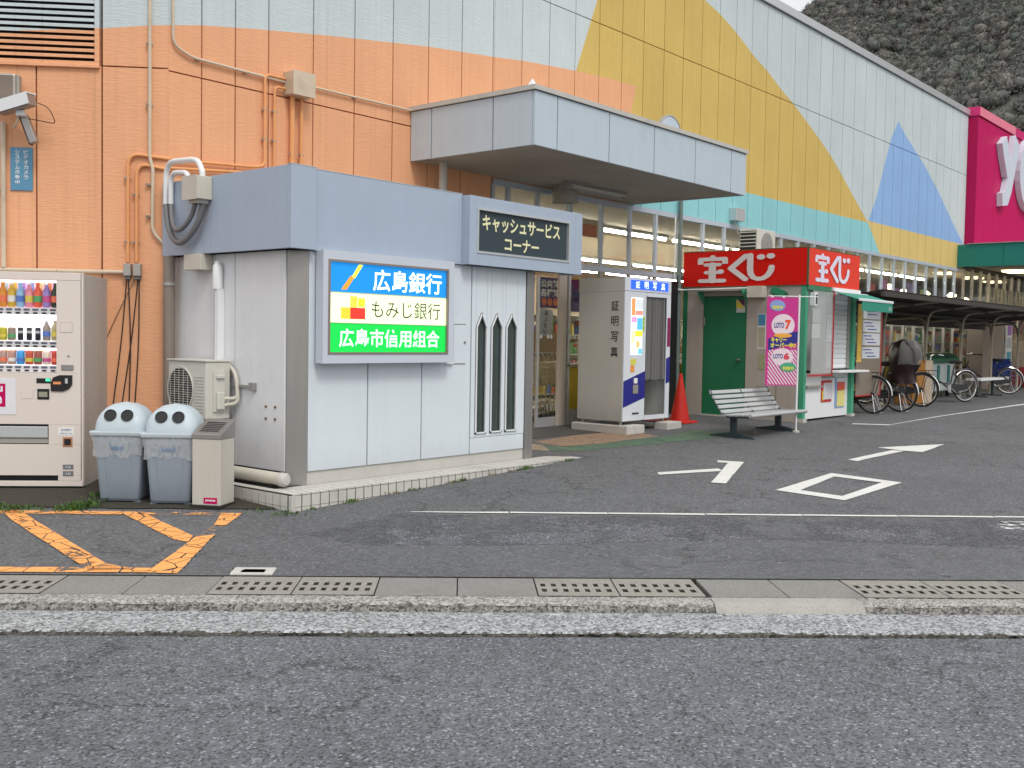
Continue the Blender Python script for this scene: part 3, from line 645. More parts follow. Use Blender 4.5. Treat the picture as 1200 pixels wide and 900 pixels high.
# letters y, o as solid channel letters
m_let = mat('letter_face', (.62, .68, .78), .35, var=.03)
def ribbon(name, strokes, y0, y1, parent, m):
    mb = MB()
    for pts, wd in strokes:
        n = len(pts); Lf = []; Rt = []
        for i, p in enumerate(pts):
            a = Vector(pts[max(i-1, 0)]); b = Vector(pts[min(i+1, n-1)]); t = (b-a).normalized(); nn = Vector((-t.y, t.x))
            w = wd[i] if isinstance(wd, (list, tuple)) else wd
            Lf.append(Vector(p)+nn*w/2); Rt.append(Vector(p)-nn*w/2)
        for i in range(n-1):
            q = [Lf[i], Rt[i], Rt[i+1], Lf[i+1]]; e = random.uniform(0, .0015)
            mb.prism([(v.x, v.y) for v in q][::-1], 'y', y0-e, y1)
    return mb.build(name, m, parent)
yst = [([(25.95, 7.15), (26.02, 6.8), (26.18, 6.45), (26.45, 6.28)], .42), ([(27.0, 7.22), (26.85, 6.7), (26.62, 6.1), (26.40, 5.65), (26.05, 5.40)], [.50, .50, .50, .48, .42])]
ribbon('letter', [([(25.85, 7.08), (26.05, 6.75), (26.45, 6.25)], .50), ([(27.15, 7.25), (26.85, 6.6), (26.5, 5.85), (26.25, 5.5), (25.85, 5.42)], [.55, .52, .50, .45, .36])], -.42, -.26, pk, m_let)
oc = [(28.7+.95*math.cos(R(a)), 6.45+.85*math.sin(R(a))) for a in range(0, 361, 15)]
ribbon('letter', [(oc, .46)], -.42, -.26, pk, m_let)
gc = thing('teal_canopy', 'wide teal green canopy projecting from the far store front', 'canopy', (23.45, 0, 3.39))
for a, b in ((-1.15, -.0), (-2.6, -1.15), (-3.8, -2.6)): bx('fascia_panel', 23.42, 23.45, a+.004, b-.006, 3.39, 3.975, m_teal, gc)
bx('fascia_panel', 23.45, 42, -3.8, -3.77, 3.39, 3.975, m_teal, gc)
bx('canopy_slab', 23.452, 42, -3.768, -.26, 3.42, 3.90, m_conc, gc); bx('coping', 23.38, 42, -3.84, -.255, 3.98, 4.0, m_alud, gc)
bx('canopy_slab', 23.452, 23.97, -.255, -.02, 3.42, 3.90, m_conc, gc)
for x in (25.2, 27.6, 30.0):
    t = thing('canopy_lamp', 'glowing warm ceiling lamp under teal canopy', 'lamp', (x, -.9, 3.4), 0, 'lamps under the teal canopy')
    bx('lens', x, x+.75, -1.15, -.65, 3.35, 3.39, m_warm, t); bx('housing', x-.04, x+.79, -1.2, -.6, 3.392, 3.418, m_wpaint, t)
# glazing below teal canopy
far = thing('far_store_glazing', 'row of narrow window bays under teal canopy', 'window wall', (24, 0, 0))
for i in range(22):
    x = 24.05+.78*i
    bx('mullion', x-.025, x+.025, -.02, .045, .12, 3.40, m_alud, far)
    bx('window', x+.03, x+.75, .03, .036, .35, 2.30, m_glass, far); bx('window', x+.03, x+.75, .03, .036, 2.38, 3.40, m_glass, far)
    bx('rail', x+.03, x+.75, -.015, .075, 2.305, 2.375, m_alud, far); bx('plinth', x+.03, x+.75, -.01, .08, .1, .345, m_concl, far)
    if i > 2: bx('blind', x+.06, x+.72, .12, .125, 2.40, 3.02, mat('blind', (.62, .55, .48), .8), far)
bx('bay_pier', 24.4, 26.3, -.45, -.03, .1, 2.08, mat('pier_beige', (.30, .25, .21), .7, var=.12), far)
# far yellow telephone sign
t = thing('phone_sign', 'small yellow hanging sign with black handset symbol beneath bike shelter roof', 'sign', (25.2, -.6, 2.1))
bx('sign_panel', 24.95, 26.05, -.62, -.58, 1.98, 2.33, mat('sign_yellow', (.70, .45, .04), .5), t)
ribbon('symbol', [([(25.40, 2.26), (25.56, 2.24), (25.62, 2.15), (25.56, 2.07), (25.40, 2.05)], .05)], -.626, -.622, t, m_ink)
for k, (x, z0, z1, c, lab) in enumerate(((26.55, 1.5, 1.8, (.5, .5, .55), 'white sheet'), (26.55, 1.1, 1.45, (.4, .45, .5), 'grey sheet'), (26.55, .55, 1.0, (.2, .4, .5), 'blue sheet'))):
    pass
nb = thing('notice_post', 'narrow white board of pasted notices beside beige pier', 'notice board', (26.45, -.5, .12))
bx('board', 26.4, 26.95, -.52, -.48, .2, 2.1, m_wpaint, nb)
for z0, c in ((1.62, (.35, .18, .5)), (1.25, (.45, .47, .5)), (.85, (.10, .35, .42)), (.45, (.7, .7, .7))): bx('notice', 26.46, 26.86, -.526, -.522, z0, z0+.3, mat('notice_%d' % int(z0*100), c, .6, var=.2, vscale=12), nb)

# ------------------------------------------------------------------ conduits and fittings on the orange wall
def W3(s, z, off=.0): p = LM @ Vector((s, -off, z)); return p     # point on the splayed left wall
def pipe(label, pts, r, m, clips=(), rad=.08, name='conduit'):
    t = thing(name, label, 'conduit', Vector(pts[0]))
    tb('pipe', roundpath(pts, rad), r, m, t)
    for c in clips:
        c = Vector(c[:3]); b = MB(Matrix.Translation(c)); b.box(-.028, .028, -.006, .03, -.008, .008); b.build('clip', m_alud, t)
    return t
pipe('long beige conduit running up the splayed orange wall to the roof', [W3(-.165, 7.0, .03), W3(-.165, 2.95, .03), W3(-.135, 2.85, .03), W3(-.14, 2.25, .03), (.01, -.05, 2.07), (.06, -.06, 2.04)], .017, m_pipeb, [W3(-.165, z, .03) for z in (4.02, 3.45, 2.7, 2.4)])
pipe('beige conduit descending then sloping to the cable box above the booth', [(.01, -.03, 7.0), (.03, -.03, 4.03), (.23, -.03, 3.95), (1.35, -.03, 3.93)], .014, m_pipeb, [(.30, -.03, 3.95), (.85, -.03, 3.94)])
pipe('thin beige conduit running from the cable box to the entrance canopy', [(1.6, -.03, 3.95), (3.19, -.03, 3.96)], .012, m_pipeb, [(2.3, -.03, 3.955)])
t = thing('junction_box', 'tan metal cable box high on the orange wall above the booth', 'junction box', (1.48, -.09, 3.82)); MB().box(1.34, 1.62, -.17, -.002, 3.80, 4.04).build('box', m_pipeb, t, bevel=.006); MB().box(1.335, 1.625, -.176, -.171, 3.795, 4.045).build('lid', m_pipeb, t)
for k, x in enumerate((1.42, 1.54)):
    pipe(['left', 'right'][k]+' orange conduit of the pair dropping below the tan cable box', [(x, -.05, 3.80), (x, -.05, 2.72)], .027 if k == 0 else .02, m_pipeo, [(x, -.06, 3.2), (x, -.06, 2.95)])
for k, (x, z) in enumerate(((1.08, 3.96), (1.20, 3.86))):
    pipe(['outer', 'inner'][k]+' bent orange conduit joining the tan cable box from the left', [(1.335, -.04, z), (x, -.04, z), (x, -.04, 3.03-.04*k), (x-.12, -.04, 3.0-.05*k), (.0, -.04, 2.94-.08*k)], .015, m_pipeo, [(x, -.045, 3.3), (x, -.045, 3.6)], .06)
pipe('orange conduit running along the splayed wall and bending down, outer one', [(.02, -.03, 2.945), W3(-.365, 2.99, .03), W3(-.365, 1.96, .03)], .017, m_pipeo, [W3(-.365, z, .03) for z in (2.75, 2.15)], .12)
pipe('orange conduit running along the splayed wall and bending down, inner one', [(.02, -.03, 2.84), W3(-.285, 2.90, .03), W3(-.285, 1.96, .03)], .017, m_pipeo, [W3(-.285, z, .03) for z in (2.6, 2.15)], .12)
for s_, lab in ((-.365, 'grey cable box at foot of the outer orange conduit'), (-.275, 'grey cable box at foot of the inner orange conduit')):
    t = thing('junction_box', lab, 'junction box', W3(s_, 1.85, .04)); MB(LM).box(s_-.034, s_+.034, -.07, -.002, 1.83, 1.945).build('box', m_alud, t, bevel=.004); MB(LM).box(s_-.026, s_+.026, -.05, -.01, 1.80, 1.829).build('gland', m_pipeg, t)
pipe('level beige conduit reaching the grey cable boxes above the vending machine', [W3(-6, 1.90, .03), W3(-1.6, 1.865, .03), W3(-.40, 1.865, .03)], .02, m_pipeb, [W3(-1.0, 1.865, .03)])
pipe('upright beige conduit beside the blue camera notice', [W3(-1.50, 3.24, .03), W3(-1.50, 1.885, .03)], .024, m_pipeb, [W3(-1.50, 2.6, .03)])
for k, (a, b) in enumerate(((-.375, -.52), (-.36, -.36), (-.27, -.44), (-.26, -.31))):
    o = tb('cable', roundpath([W3(a, 1.81, .035), W3((a+b)/2+.02, 1.2, .02), W3(b, .5, .02), W3(b-.02, -.1, .02)], .3), .0055, m_rubber, n=6)
    tag(o, ['black cable slanting left from the grey cable boxes', 'black cable hanging straight down beside the vending machine', 'black cable crossing the other wires below the grey boxes', 'black cable hanging rightmost below the grey boxes'][k], 'cable')
o = tb('cable', roundpath([W3(-.30, 1.80, .035), W3(-.45, 1.5, .02), W3(-.56, 1.25, .02)], .2), .003, m_rubber, n=6); tag(o, 'thin wire running from the grey boxes behind the vending machine', 'cable')
# security cameras and floodlight
c = thing('security_camera', 'white box camera with sun hood on wall bracket', 'security camera', W3(-1.35, 3.25, .0))
M1 = LM @ Matrix.Translation((-1.30, -.26, 3.36)) @ Matrix.Rotation(R(-14), 4, 'Y') @ Matrix.Rotation(R(-16), 4, 'Z')
MB(M1).box(-.17, .17, -.06, .06, -.055, .05).build('housing', m_steel, c, bevel=.006); MB(M1).box(-.185, .175, -.075, .075, .051, .062).build('sun_hood', m_wpaint, c); MB(M1).box(-.185, .175, -.076, -.072, -.045, .0505).build('sun_hood', m_wpaint, c)
MB(M1).lathe([(.03, 0), (.03, -.01)], (-.171, 0, 0), 16, 'x').build('lens', m_black, c)
tb('bracket', roundpath([W3(-1.28, 3.28, .24), W3(-1.33, 3.16, .20), W3(-1.42, 3.2, .02)], .06), .011, m_pipeb, c); MB(LM).box(-1.30, -1.23, -.27, -.20, 3.26, 3.31).build('swivel', m_wpaint, c, bevel=.004)
tb('cable', roundpath([W3(-1.17, 3.40, .24), W3(-1.03, 3.36, .2), W3(-.99, 3.22, .12), W3(-1.10, 3.24, .12), W3(-1.24, 3.25, .2)], .08), .004, m_rubber, c, n=6)
c = thing('security_camera', 'brown camera housing pointing down below the white camera', 'security camera', W3(-1.2, 3.15, 0))
M2 = LM @ Matrix.Translation((-1.215, -.17, 3.15)) @ Matrix.Rotation(R(-110), 4, 'Y')
MB(M2).box(-.13, .13, -.04, .04, -.035, .03).build('housing', m_steel, c, bevel=.005); MB(M2).box(-.135, .14, -.045, .045, .031, .038).build('sun_hood', mat('camera_brown', (.13, .075, .05), .5), c); tb('bracket', [W3(-1.27, 3.25, .17), W3(-1.27, 3.25, .01)], .01, m_wpaint, c)
c = thing('floodlight', 'square outdoor floodlight at the upper left edge', 'floodlight', W3(-1.5, 3.55, 0))
MB(LM).box(-1.62, -1.335, -.18, -.06, 3.42, 3.66).build('housing', m_alud, c, bevel=.02); MB(LM).box(-1.60, -1.355, -.186, -.181, 3.44, 3.64).build('lens', mat('lamp_lens', (.20, .16, .13), .15, var=.2, vscale=20), c); MB(LM).box(-1.334, -1.312, -.15, -.08, 3.43, 3.65).build('bracket', m_alud, c)
sg = thing('camera_notice', 'small blue upright notice with white Japanese characters on the orange wall', 'sign', W3(-1.34, 2.81, 0))
MB(LM).box(-1.442, -1.242, -.014, -.002, 2.612, 3.012).build('sign_board', mat('notice_blue', (.10, .27, .42), .3, var=.06), sg)
for col, cx in (('ビデオカメラ', -1.300), ('システム作動中', -1.378)):
    n = len(col); h = .048
    for i, ch in enumerate(col):
        p = W3(cx, 2.97-h*.98*i, .0165); text(ch, .042, .040 if ch != 'ー' else .02, p, m_wpaint, sg, LA, bold=.015)

# ------------------------------------------------------------------ vending machine (local: x right, y back, z up; origin front right foot)
vm = thing('vending_machine', 'pale pink-beige drinks vending machine with lit display', 'vending machine', (-.927, -.140, -.145), LA)
def vb(name, x0, x1, y0, y1, z0, z1, m, parent=None, bevel=0.): return MB().box(x0, x1, y0, y1, z0, z1).build(name, m, parent or vm, False, bevel)
VX = lambda px: (px-97)*.00729
VZ = lambda py: 1.954-(py-320)*.00756
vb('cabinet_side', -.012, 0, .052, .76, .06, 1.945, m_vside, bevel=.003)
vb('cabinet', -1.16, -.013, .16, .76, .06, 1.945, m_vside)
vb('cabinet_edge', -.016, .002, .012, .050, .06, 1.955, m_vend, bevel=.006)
# front door as frame around display, slot
d0, d1 = 0., .05
wx0, wx1, wz0, wz1 = -1.10, -.223, VZ(436.8), VZ(329)
sx0, sx1, sz0, sz1 = -1.0, VX(57), VZ(520.6), VZ(497)
vb('door', -1.16, -.018, d0, d1, wz1, 1.955, m_vend, bevel=.004)
vb('door', wx1, -.018, d0, d1, wz0, wz1-.001, m_vend); vb('door', -1.16, wx0, d0, d1, wz0, wz1-.001, m_vend)
vb('door', -1.16, -.018, d0, d1, sz1, wz0-.001, m_vend); vb('door', sx1, -.018, d0, d1, sz0, sz1-.001, m_vend)
vb('door', -1.16, -.018, d0, d1, VZ(557), sz0-.001, m_vend); vb('door', VX(68), -.018, d0, d1, VZ(563.5), VZ(557)-.001, m_vend)
vb('kick_recess', -1.16, VX(68), .06, .07, VZ(564), VZ(557), m_black); vb('kick_plate', -1.16, .0, .0, .05, VZ(570), VZ(563.5)-.003, m_vend, bevel=.004)
# display cabinet
m_back = emit('display_back', (1, .97, .98), 1.05); m_backp = emit('display_back_pink', (1, .45, .62), 1.0)
rows = [(VZ(369.2), VZ(329), m_backp), (VZ(408), VZ(369.4), m_back), (VZ(436.5), VZ(408.2), m_back)]
disp = vb('display', wx0, wx1, .155, .159, wz0, wz1, m_back)
vb('display_wall', wx1-.001, wx1+.006, .051, .154, wz0, wz1, m_wpaint, disp)
cols = {0: [(.75, .30, .04), (.70, .45, .05), (.30, .55, .80), (.80, .30, .38), (.80, .12, .06), (.35, .25, .6), (.03, .05, .03)],
        1: [(.50, .45, .03), (.28, .22, .17), (.02, .025, .03), (.02, .025, .03), (.02, .025, .03), (.30, .25, .22), (.45, .38, .22)],
        2: [(.45, .30, .25), (.50, .28, .22), (.05, .35, .75), (.55, .10, .06), (.35, .10, .08), (.75, .65, .55), (.55, .06, .05)]}
for r, (z0, z1, mb_) in enumerate(rows):
    vb('row_back', wx0, wx1, .150, .153, z0+.062, z1-.001, mb_, disp)
    vb('shelf', wx0, wx1, .052, .149, z0, z0+.010, m_wpaint, disp)
    vb('price_strip', wx0, wx1, .046, .0515, z0-.0, z0+.062, mat('price_strip', (.70, .70, .72), .4), disp)
    tb('added_row_lamp', [(wx0+.01, .075, z1-.012), (wx1-.01, .075, z1-.012)], .008, emit('added_row_lamp', (1, .95, .97), 3.0), disp, False, 6)  # tube added above each row so the drinks don't become silhouettes
    for k in range(12):
        cx = wx1-.045-.0745*k; j = (6-k) % 7; col = cols[r][j]
        h = (z1-z0-.09) if r == 0 else (.115 if r == 1 and k not in (0, 1) else (.175 if r == 1 else .126)); rd = .034 if r != 2 else .0345
        if r == 1 and k in (2, 3, 4): rd = .024
        zb = z0+.064
        if r != 1: vb('pop_card', cx-.034, cx+.034, .1425, .1435, z0+.075 if r == 0 else z1-.042, z1-.006, mat('pop_card_%d' % ((k*3+r) % 7), [(.85, .35, .45), (.80, .55, .10), (.35, .45, .80), (.85, .30, .12), (.55, .75, .80), (.55, .35, .70), (.85, .75, .35)][(k*3+r) % 7], .5, var=.4, vscale=45, emis=.18), disp)
        mc = mat('drink_%d_%d' % (r, j), col, .3, var=.35, vscale=55)
        if r == 0 or (r == 1 and k < 2): pf = [(rd*.9, 0), (rd, .008), (rd, h*.66), (rd*.45, h*.86), (rd*.40, h*.97), (rd*.42, h)]
        else: pf = [(rd*.85, 0), (rd, .008), (rd, h-.012), (rd*.8, h)]
        b = MB().lathe(pf, (cx, .108, zb), 14).build('drink', mc, vm, False, smooth=True)
        if r == 0 or (r == 1 and k < 2): MB().lathe([(rd*.46, h*.93), (rd*.46, h+.006)], (cx, .108, zb), 12).build('cap', m_wpaint if k % 2 else mc, b, False)
        lc = mat('drink_label_%d' % ((k*5+r*3) % 6), [(.85, .2, .1), (.8, .8, .75), (.1, .2, .6), (.75, .6, .1), (.1, .4, .15), (.6, .1, .3)][(k*5+r*3) % 6], .4, var=.3, vscale=70)
        if not (r == 1 and k in (2, 3, 4)): MB().lathe([(rd+.0008, h*.22), (rd+.0008, h*.48)], (cx, .108, zb), 14).build('label', lc, b, False, smooth=True)
        else: MB().lathe([(rd+.0008, h*.55), (rd+.0008, h*.75)], (cx, .108, zb), 14).build('label', m_alu, b, False, smooth=True)
        vb('button', cx-.019, cx+.019, .040, .0455, z0+.008, z0+.022, m_black, vm, bevel=.004)
        vb('price_tag', cx-.026, cx+.026, .044, .0458, z0+.034, z0+.052, mat('price_tag', (.12, .12, .17), .5, var=.4, vscale=90), vm)
vb('display_glass', wx0, wx1, .020, .024, wz0+.002, wz1-.002, m_glassd)
vb('service_hatch', VX(71), VX(85), -.0015, .0, VZ(389.5), VZ(377.5), mat('hatch_line', (.40, .36, .33), .4)); vb('service_hatch', VX(71)+.003, VX(85)-.003, -.003, -.0016, VZ(389.5)+.003, VZ(377.5)-.003, m_vend)
MB().lathe([(.009, 0), (.009, -.005)], (VX(80.5), 0, VZ(417)), 12, 'y').build('key_hole', m_steel, vm, False)
vb('door_handle', VX(72), VX(86.5), -.008, .0, VZ(433.6), VZ(427), m_steel, bevel=.012)
leaf = [(60, 448), (63, 442), (70, 439.3), (85, 439.2), (85, 450), (81, 455.5), (74, 458.3), (60, 458)]
MB().prism([(VX(x), VZ(y)) for x, y in leaf], 'y', -.012, .0).build('coin_panel', mat('coin_panel', (.02, .018, .018), .12, coat=.5, var=0), vm, False)
vb('coin_slot', VX(77), VX(80), -.015, -.0125, VZ(449), VZ(443), m_alu); vb('coin_mark', VX(63), VX(72), -.014, -.0125, VZ(450), VZ(447), mat('amber', (.75, .28, .12), .4))
vb('bill_display', VX(43), VX(59.5), -.004, .0, VZ(449), VZ(443.3), m_black); vb('lit_digits', VX(54), VX(59), -.0055, -.0045, VZ(446.5), VZ(443.8), emit('digits', (.05, 1, .35), 1.2))
vb('bill_slot', VX(44), VX(58), -.006, .0, VZ(468), VZ(455.6), m_black, bevel=.003); vb('bill_mouth', VX(46), VX(56), -.010, -.0065, VZ(465), VZ(459), mat('bill_mouth', (.30, .30, .22), .4))
vb('square_outline', VX(25), VX(39.5), -.0012, .0, VZ(467.5), VZ(456), mat('outline', (.58, .50, .45), .4)); vb('square_outline', VX(25)+.003, VX(39.5)-.003, -.0025, -.0013, VZ(467.5)+.003, VZ(456)-.003, m_vend)
po = vb('poster', VX(-60), VX(19), -.004, .0, VZ(486), VZ(444), mat('poster_white', (.72, .72, .76), .5, var=.06, vscale=9))
vb('logo', VX(-24), VX(7), -.0055, -.0045, VZ(477), VZ(450), m_pink, po); text('you', .16, .07, (VX(-7), -.0065, VZ(457.5)), m_wpaint, po, world=False, bold=.04); text('me', .14, .07, (VX(-6.4), -.0065, VZ(469)), m_wpaint, po, world=False, bold=.04)
vb('slot_frame', sx0, sx1, .045, .05, sz0, sz1, m_dark); vb('slot_flap', sx0+.01, sx1-.012, .012, .030, sz0+.055, sz1-.02, m_alu, bevel=.006); vb('slot_flap', sx0+.01, sx1-.012, .025, .04, sz0+.008, sz0+.050, m_alud)
st_ = vb('sticker', VX(68), VX(87), -.002, .0, VZ(510), VZ(500.5), m_paperw); text('住所表示', .09, .02, (VX(77.5), -.0035, VZ(503.5)), m_bluei, st_, world=False); text('お釣りは下から', .10, .014, (VX(77.5), -.0035, VZ(507.5)), m_bluei, st_, world=False)
vb('coin_cup', VX(73.6), VX(85), -.004, .0, VZ(523.5), VZ(512), mat('coin_cup', (.42, .20, .10), .35), bevel=.006); vb('coin_cup_mouth', VX(75.5), VX(83), -.0055, -.0042, VZ(521.5), VZ(514), m_black)
for a, b in ((544.3, 550), (552, 558)): q = vb('plate', VX(73.6), VX(86), -.002, .0, VZ(b), VZ(a), m_pipeg); text('10', .04, .02, (VX(80), -.0035, VZ((a+b)/2)), m_wpaint, q, world=False)
for x in (-.045, -1.10): tb('levelling_foot', [(x, .08, .02), (x, .08, .06)], .012, m_alu, vm, False); tb('levelling_foot', [(x, .66, .02), (x, .66, .06)], .012, m_alu, vm, False)
for x, lab in ((-.16, 'concrete block under the right end of the vending machine'), (-1.10, 'concrete block under the left end of the vending machine')):
    M = Matrix.Translation((-.927, -.140, -.145)) @ Matrix.Rotation(LA, 4, 'Z') @ Matrix.Translation((x, .0, .0))
    b = MB(M).box(-.11, .21, .0, .75, -.05, .018+.0).build('concrete_block', m_conc, bevel=.008); tag(b, lab, 'block')

# ------------------------------------------------------------------ bins
CA = -(math.pi/2-YAW)   # direction of camera right in the world
def make_bin(label, loc, rz, logo):
    t = thing('rubbish_bin', label, 'rubbish bin', loc, rz, 'grey domed bins beside the vending machine')
    MB().taper(0, 0, .02, .60, .33, .33, .415, .39).build('body', m_bin, t, False, bevel=.03)
    MB().taper(0, -.004, .05, .53, .20, .325, .235, .392).build('front_panel', m_bin, t, False, bevel=.01)
    for sx in (-1, 1):
        for y_ in (-.15, .10): MB().box(sx*.14-.03, sx*.14+.03, y_, y_+.05, 0, .03).build('foot', m_bin, t, False, bevel=.004)
    MB().taper(0, 0, .572, .615, .455, .42, .470, .435).build('rim', m_lid, t, False, bevel=.012)
    # dome lid
    mb = MB(); n = 48; lv = [0, .1, .25, .42, .6, .78, .92, 1.0]; vs = []
    for tt in lv:
        k = math.sqrt(max(0, 1-tt**2.3)); ky = math.sqrt(max(0, 1-tt**1.7))
        for j in range(n):
            a = 2*math.pi*j/n; ca, sa = math.cos(a), math.sin(a); e = .5
            x = .222*math.copysign(abs(ca)**e, ca)*k; y = .205*math.copysign(abs(sa)**e, sa)*(ky if sa < 0 else k)
            vs.append((x, y, .616+.235*tt))
    fs = [(i*n+j, i*n+(j+1) % n, (i+1)*n+(j+1) % n, (i+1)*n+j) for i in range(len(lv)-1) for j in range(n)]
    lid = mb.add(vs, fs).build('lid', m_lid, t, False, smooth=True)
    for sx in (-1, 1):
        h = MB(Matrix.Translation((sx*.070, -.163, .742)) @ Matrix.Rotation(R(64), 4, 'X'))
        h.lathe([(.0, -.03), (.046, -.03), (.046, .015), (.050, .016), (.052, .010)], (0, 0, 0), 22).build('hole', m_black, lid, False, smooth=True)
    # plastic liner folded over the top edge
    mb = MB(); vs = []; n = 96; zz = [.580, .55, .52, .49, .46, .43, .405]
    for i, z in enumerate(zz):
        w0 = (.33+(.415-.33)*(z-.02)/.58)/2+.006; d0_ = (.33+(.39-.33)*(z-.02)/.58)/2+.006
        for j in range(n):
            a = 2*math.pi*j/n; ca, sa = math.cos(a), math.sin(a); m_ = max(abs(ca), abs(sa)); f = .92+.08*m_
            r_ = random.uniform(0, .010)*(1 if i else 0)+.004*math.sin(j*1.7+i)
            zj = z+(.016*math.sin(j*.5+loc[0]*9)+random.uniform(-.008, .008))*(i/6)
            vs.append((ca/m_*(w0+r_)*f, sa/m_*(d0_+r_)*f, zj))
    fs = [(i*n+j, i*n+(j+1) % n, (i+1)*n+(j+1) % n, (i+1)*n+j) for i in range(len(zz)-1) for j in range(n)]
    mb.add(vs, fs).build('plastic_liner', film('liner_film', (.62, .66, .70), .38, .22), t, False, smooth=True)
    text(logo, .11, .026, (0, -.207, .475), mat('bin_logo', (.10, .22, .40), .5), t, world=False, bold=.02)
    return t
make_bin('grey bin with pale dome lid next to the vending machine, the left one of two', (-.885, -.80, -.142), CA, 'REZO')
make_bin('grey bin with pale dome lid between its twin and the slim ash bin', (-.645, -1.17, -.146), CA+R(2), 'REZO')
ab = thing('ash_bin', 'slim square beige bin with slanted metal top and pink sticker', 'rubbish bin', (-.53, -1.55, -.142), CA-R(12))
MB().box(-.125, .125, -.125, .125, .03, .575).build('body', mat('ash_bin_enamel', (.52, .50, .45), .45, var=.05, streak=.07, dirt=.2), ab, False, bevel=.006)
MB().add([(-.13, -.13, .575), (.13, -.13, .575), (.13, .13, .575), (-.13, .13, .575), (-.13, -.13, .615), (.13, -.13, .615), (.13, .13, .725), (-.13, .13, .725)], [(0,3,2,1),(4,5,6,7),(0,1,5,4),(1,2,6,5),(2,3,7,6),(3,0,4,7)]).build('slanted_top', m_steel, ab, False, bevel=.004)
for k in range(6):
    y0 = -.085+.028*k; z0 = .616+(y0+.13)/.26*.11+.0015; MB().add([(-.085, y0, z0), (.085, y0, z0), (.085, y0+.012, z0+.0052), (-.085, y0+.012, z0+.0052)], [(0,1,2,3)]).build('slot', m_black, ab, False)
MB().box(-.135, .135, -.135, .135, 0, .03).build('base', m_rubber, ab, False, bevel=.004)
q = MB().box(-.02, .10, -.127, -.1255, .045, .095).build('sticker', m_pink, ab, False); text('youme', .09, .02, (.04, -.1285, .07), m_wpaint, ab, world=False, bold=.04)
o = MB(Matrix.Translation((-.62, -.78, -.13)) @ Matrix.Rotation(CA, 4, 'Z')).lathe([(.05, 0), (.05, .62), (.055, .63), (.055, .66)], (0, 0, 0), 18).build('ash_post', m_steel, smooth=True); tag(o, 'short steel tube standing behind and between the two domed bins', 'post')

# ------------------------------------------------------------------ bank booth
bk = thing('cash_service_booth', 'white panelled bank cash machine booth with blue-grey fascia against the store wall', 'booth', (.04, -1.87, 0))
def kb(name, *a, bevel=0., parent=None): return bx(name, *a, parent or bk, bevel=bevel)
def front_panel(x0, x1, z0, z1): return kb('front_panel', x0+.007, x1-.007, -1.87, -1.84, z0, z1, m_white, bevel=.003)
for a, b in ((.19, .88), (.88, 1.57), (1.57, 2.262)): front_panel(a, b, .118, 2.018)
front_panel(2.262, 3.125, .118, .276)
# three pointed windows between slim vertical strips
wins = [(2.335, 2.50), (2.565, 2.745), (2.80, 2.985)]
edges = [2.266, 2.335, 2.50, 2.565, 2.745, 2.80, 2.985, 3.122]
for a, b in ((2.268, 2.335), (2.50, 2.565), (2.745, 2.80), (2.985, 3.122)): kb('front_strip', a+.003, b-.003, -1.87, -1.84, .281, 2.018, m_white)
m_tint = mat('tinted_glass', (.045, .065, .06), .08, var=.3, vscale=2.5, spec=.6, coat=.5)
for a, b in wins:
    c_ = (a+b)/2
    MB().prism([(a, 1.415), (c_, 1.565), (b, 1.415), (b, 2.018), (a, 2.018)], 'y', -1.87, -1.84).build('front_strip', m_white, bk)
    kb('front_strip', a, b, -1.868, -1.84, .281, .318, m_white)
    w = bx('lancet_window', a+.001, b-.001, -1.848, -1.843, .318, 1.56, m_tint, bk)
    P = [(a, .318), (b, .318), (b, 1.41), (c_, 1.56), (a, 1.41)]
    for i in range(5):
        p = Vector(P[i]); q = Vector(P[(i+1) % 5]); d = (q-p).normalized(); nn = Vector((-d.y, d.x))*.014
        MB().prism([tuple(p), tuple(q), tuple(q+nn), tuple(p+nn)], 'y', -1.884, -1.869).build('frame', m_wpaint, w)
        nn2 = -Vector((-d.y, d.x))*.005; MB().prism([tuple(p+nn2), tuple(q+nn2), tuple(q), tuple(p)], 'y', -1.873, -1.8695).build('gasket', m_black, w)
    bx('curtain', a+.05, b-.05, -1.8425, -1.8405, .33, 1.45, mat('curtain_grey', (.25, .27, .25), .9, var=.2), w)
kb('wall_core', .06, 3.24, -1.745, -.02, .02, 2.60, m_dark)
kb('plinth', .19, 3.235, -1.855, -1.752, .0, .114, m_concl); kb('plinth', .06, 3.235, -1.75, -.02, .0, .112, m_concl)
# chamfered steel corner posts
MB().prism([(.046, -1.765), (.186, -1.875), (.20, -1.83), (.08, -1.74)], 'z', .0, 2.018).build('corner_post', m_steel, bk)
kb('corner_post', 3.128, 3.252, -1.885, -1.76, .0, 2.018, m_steel)
# side panels
for a, b in ((-1.758, -1.03), (-1.03, -.72), (-.72, -.02)): kb('side_panel', .035, .055, a+.006, b-.006, .118, 2.018, m_greyp, bevel=.003)
kb('side_panel', 3.241, 3.25, -1.755, -.02, .118, 2.018, m_greyp)
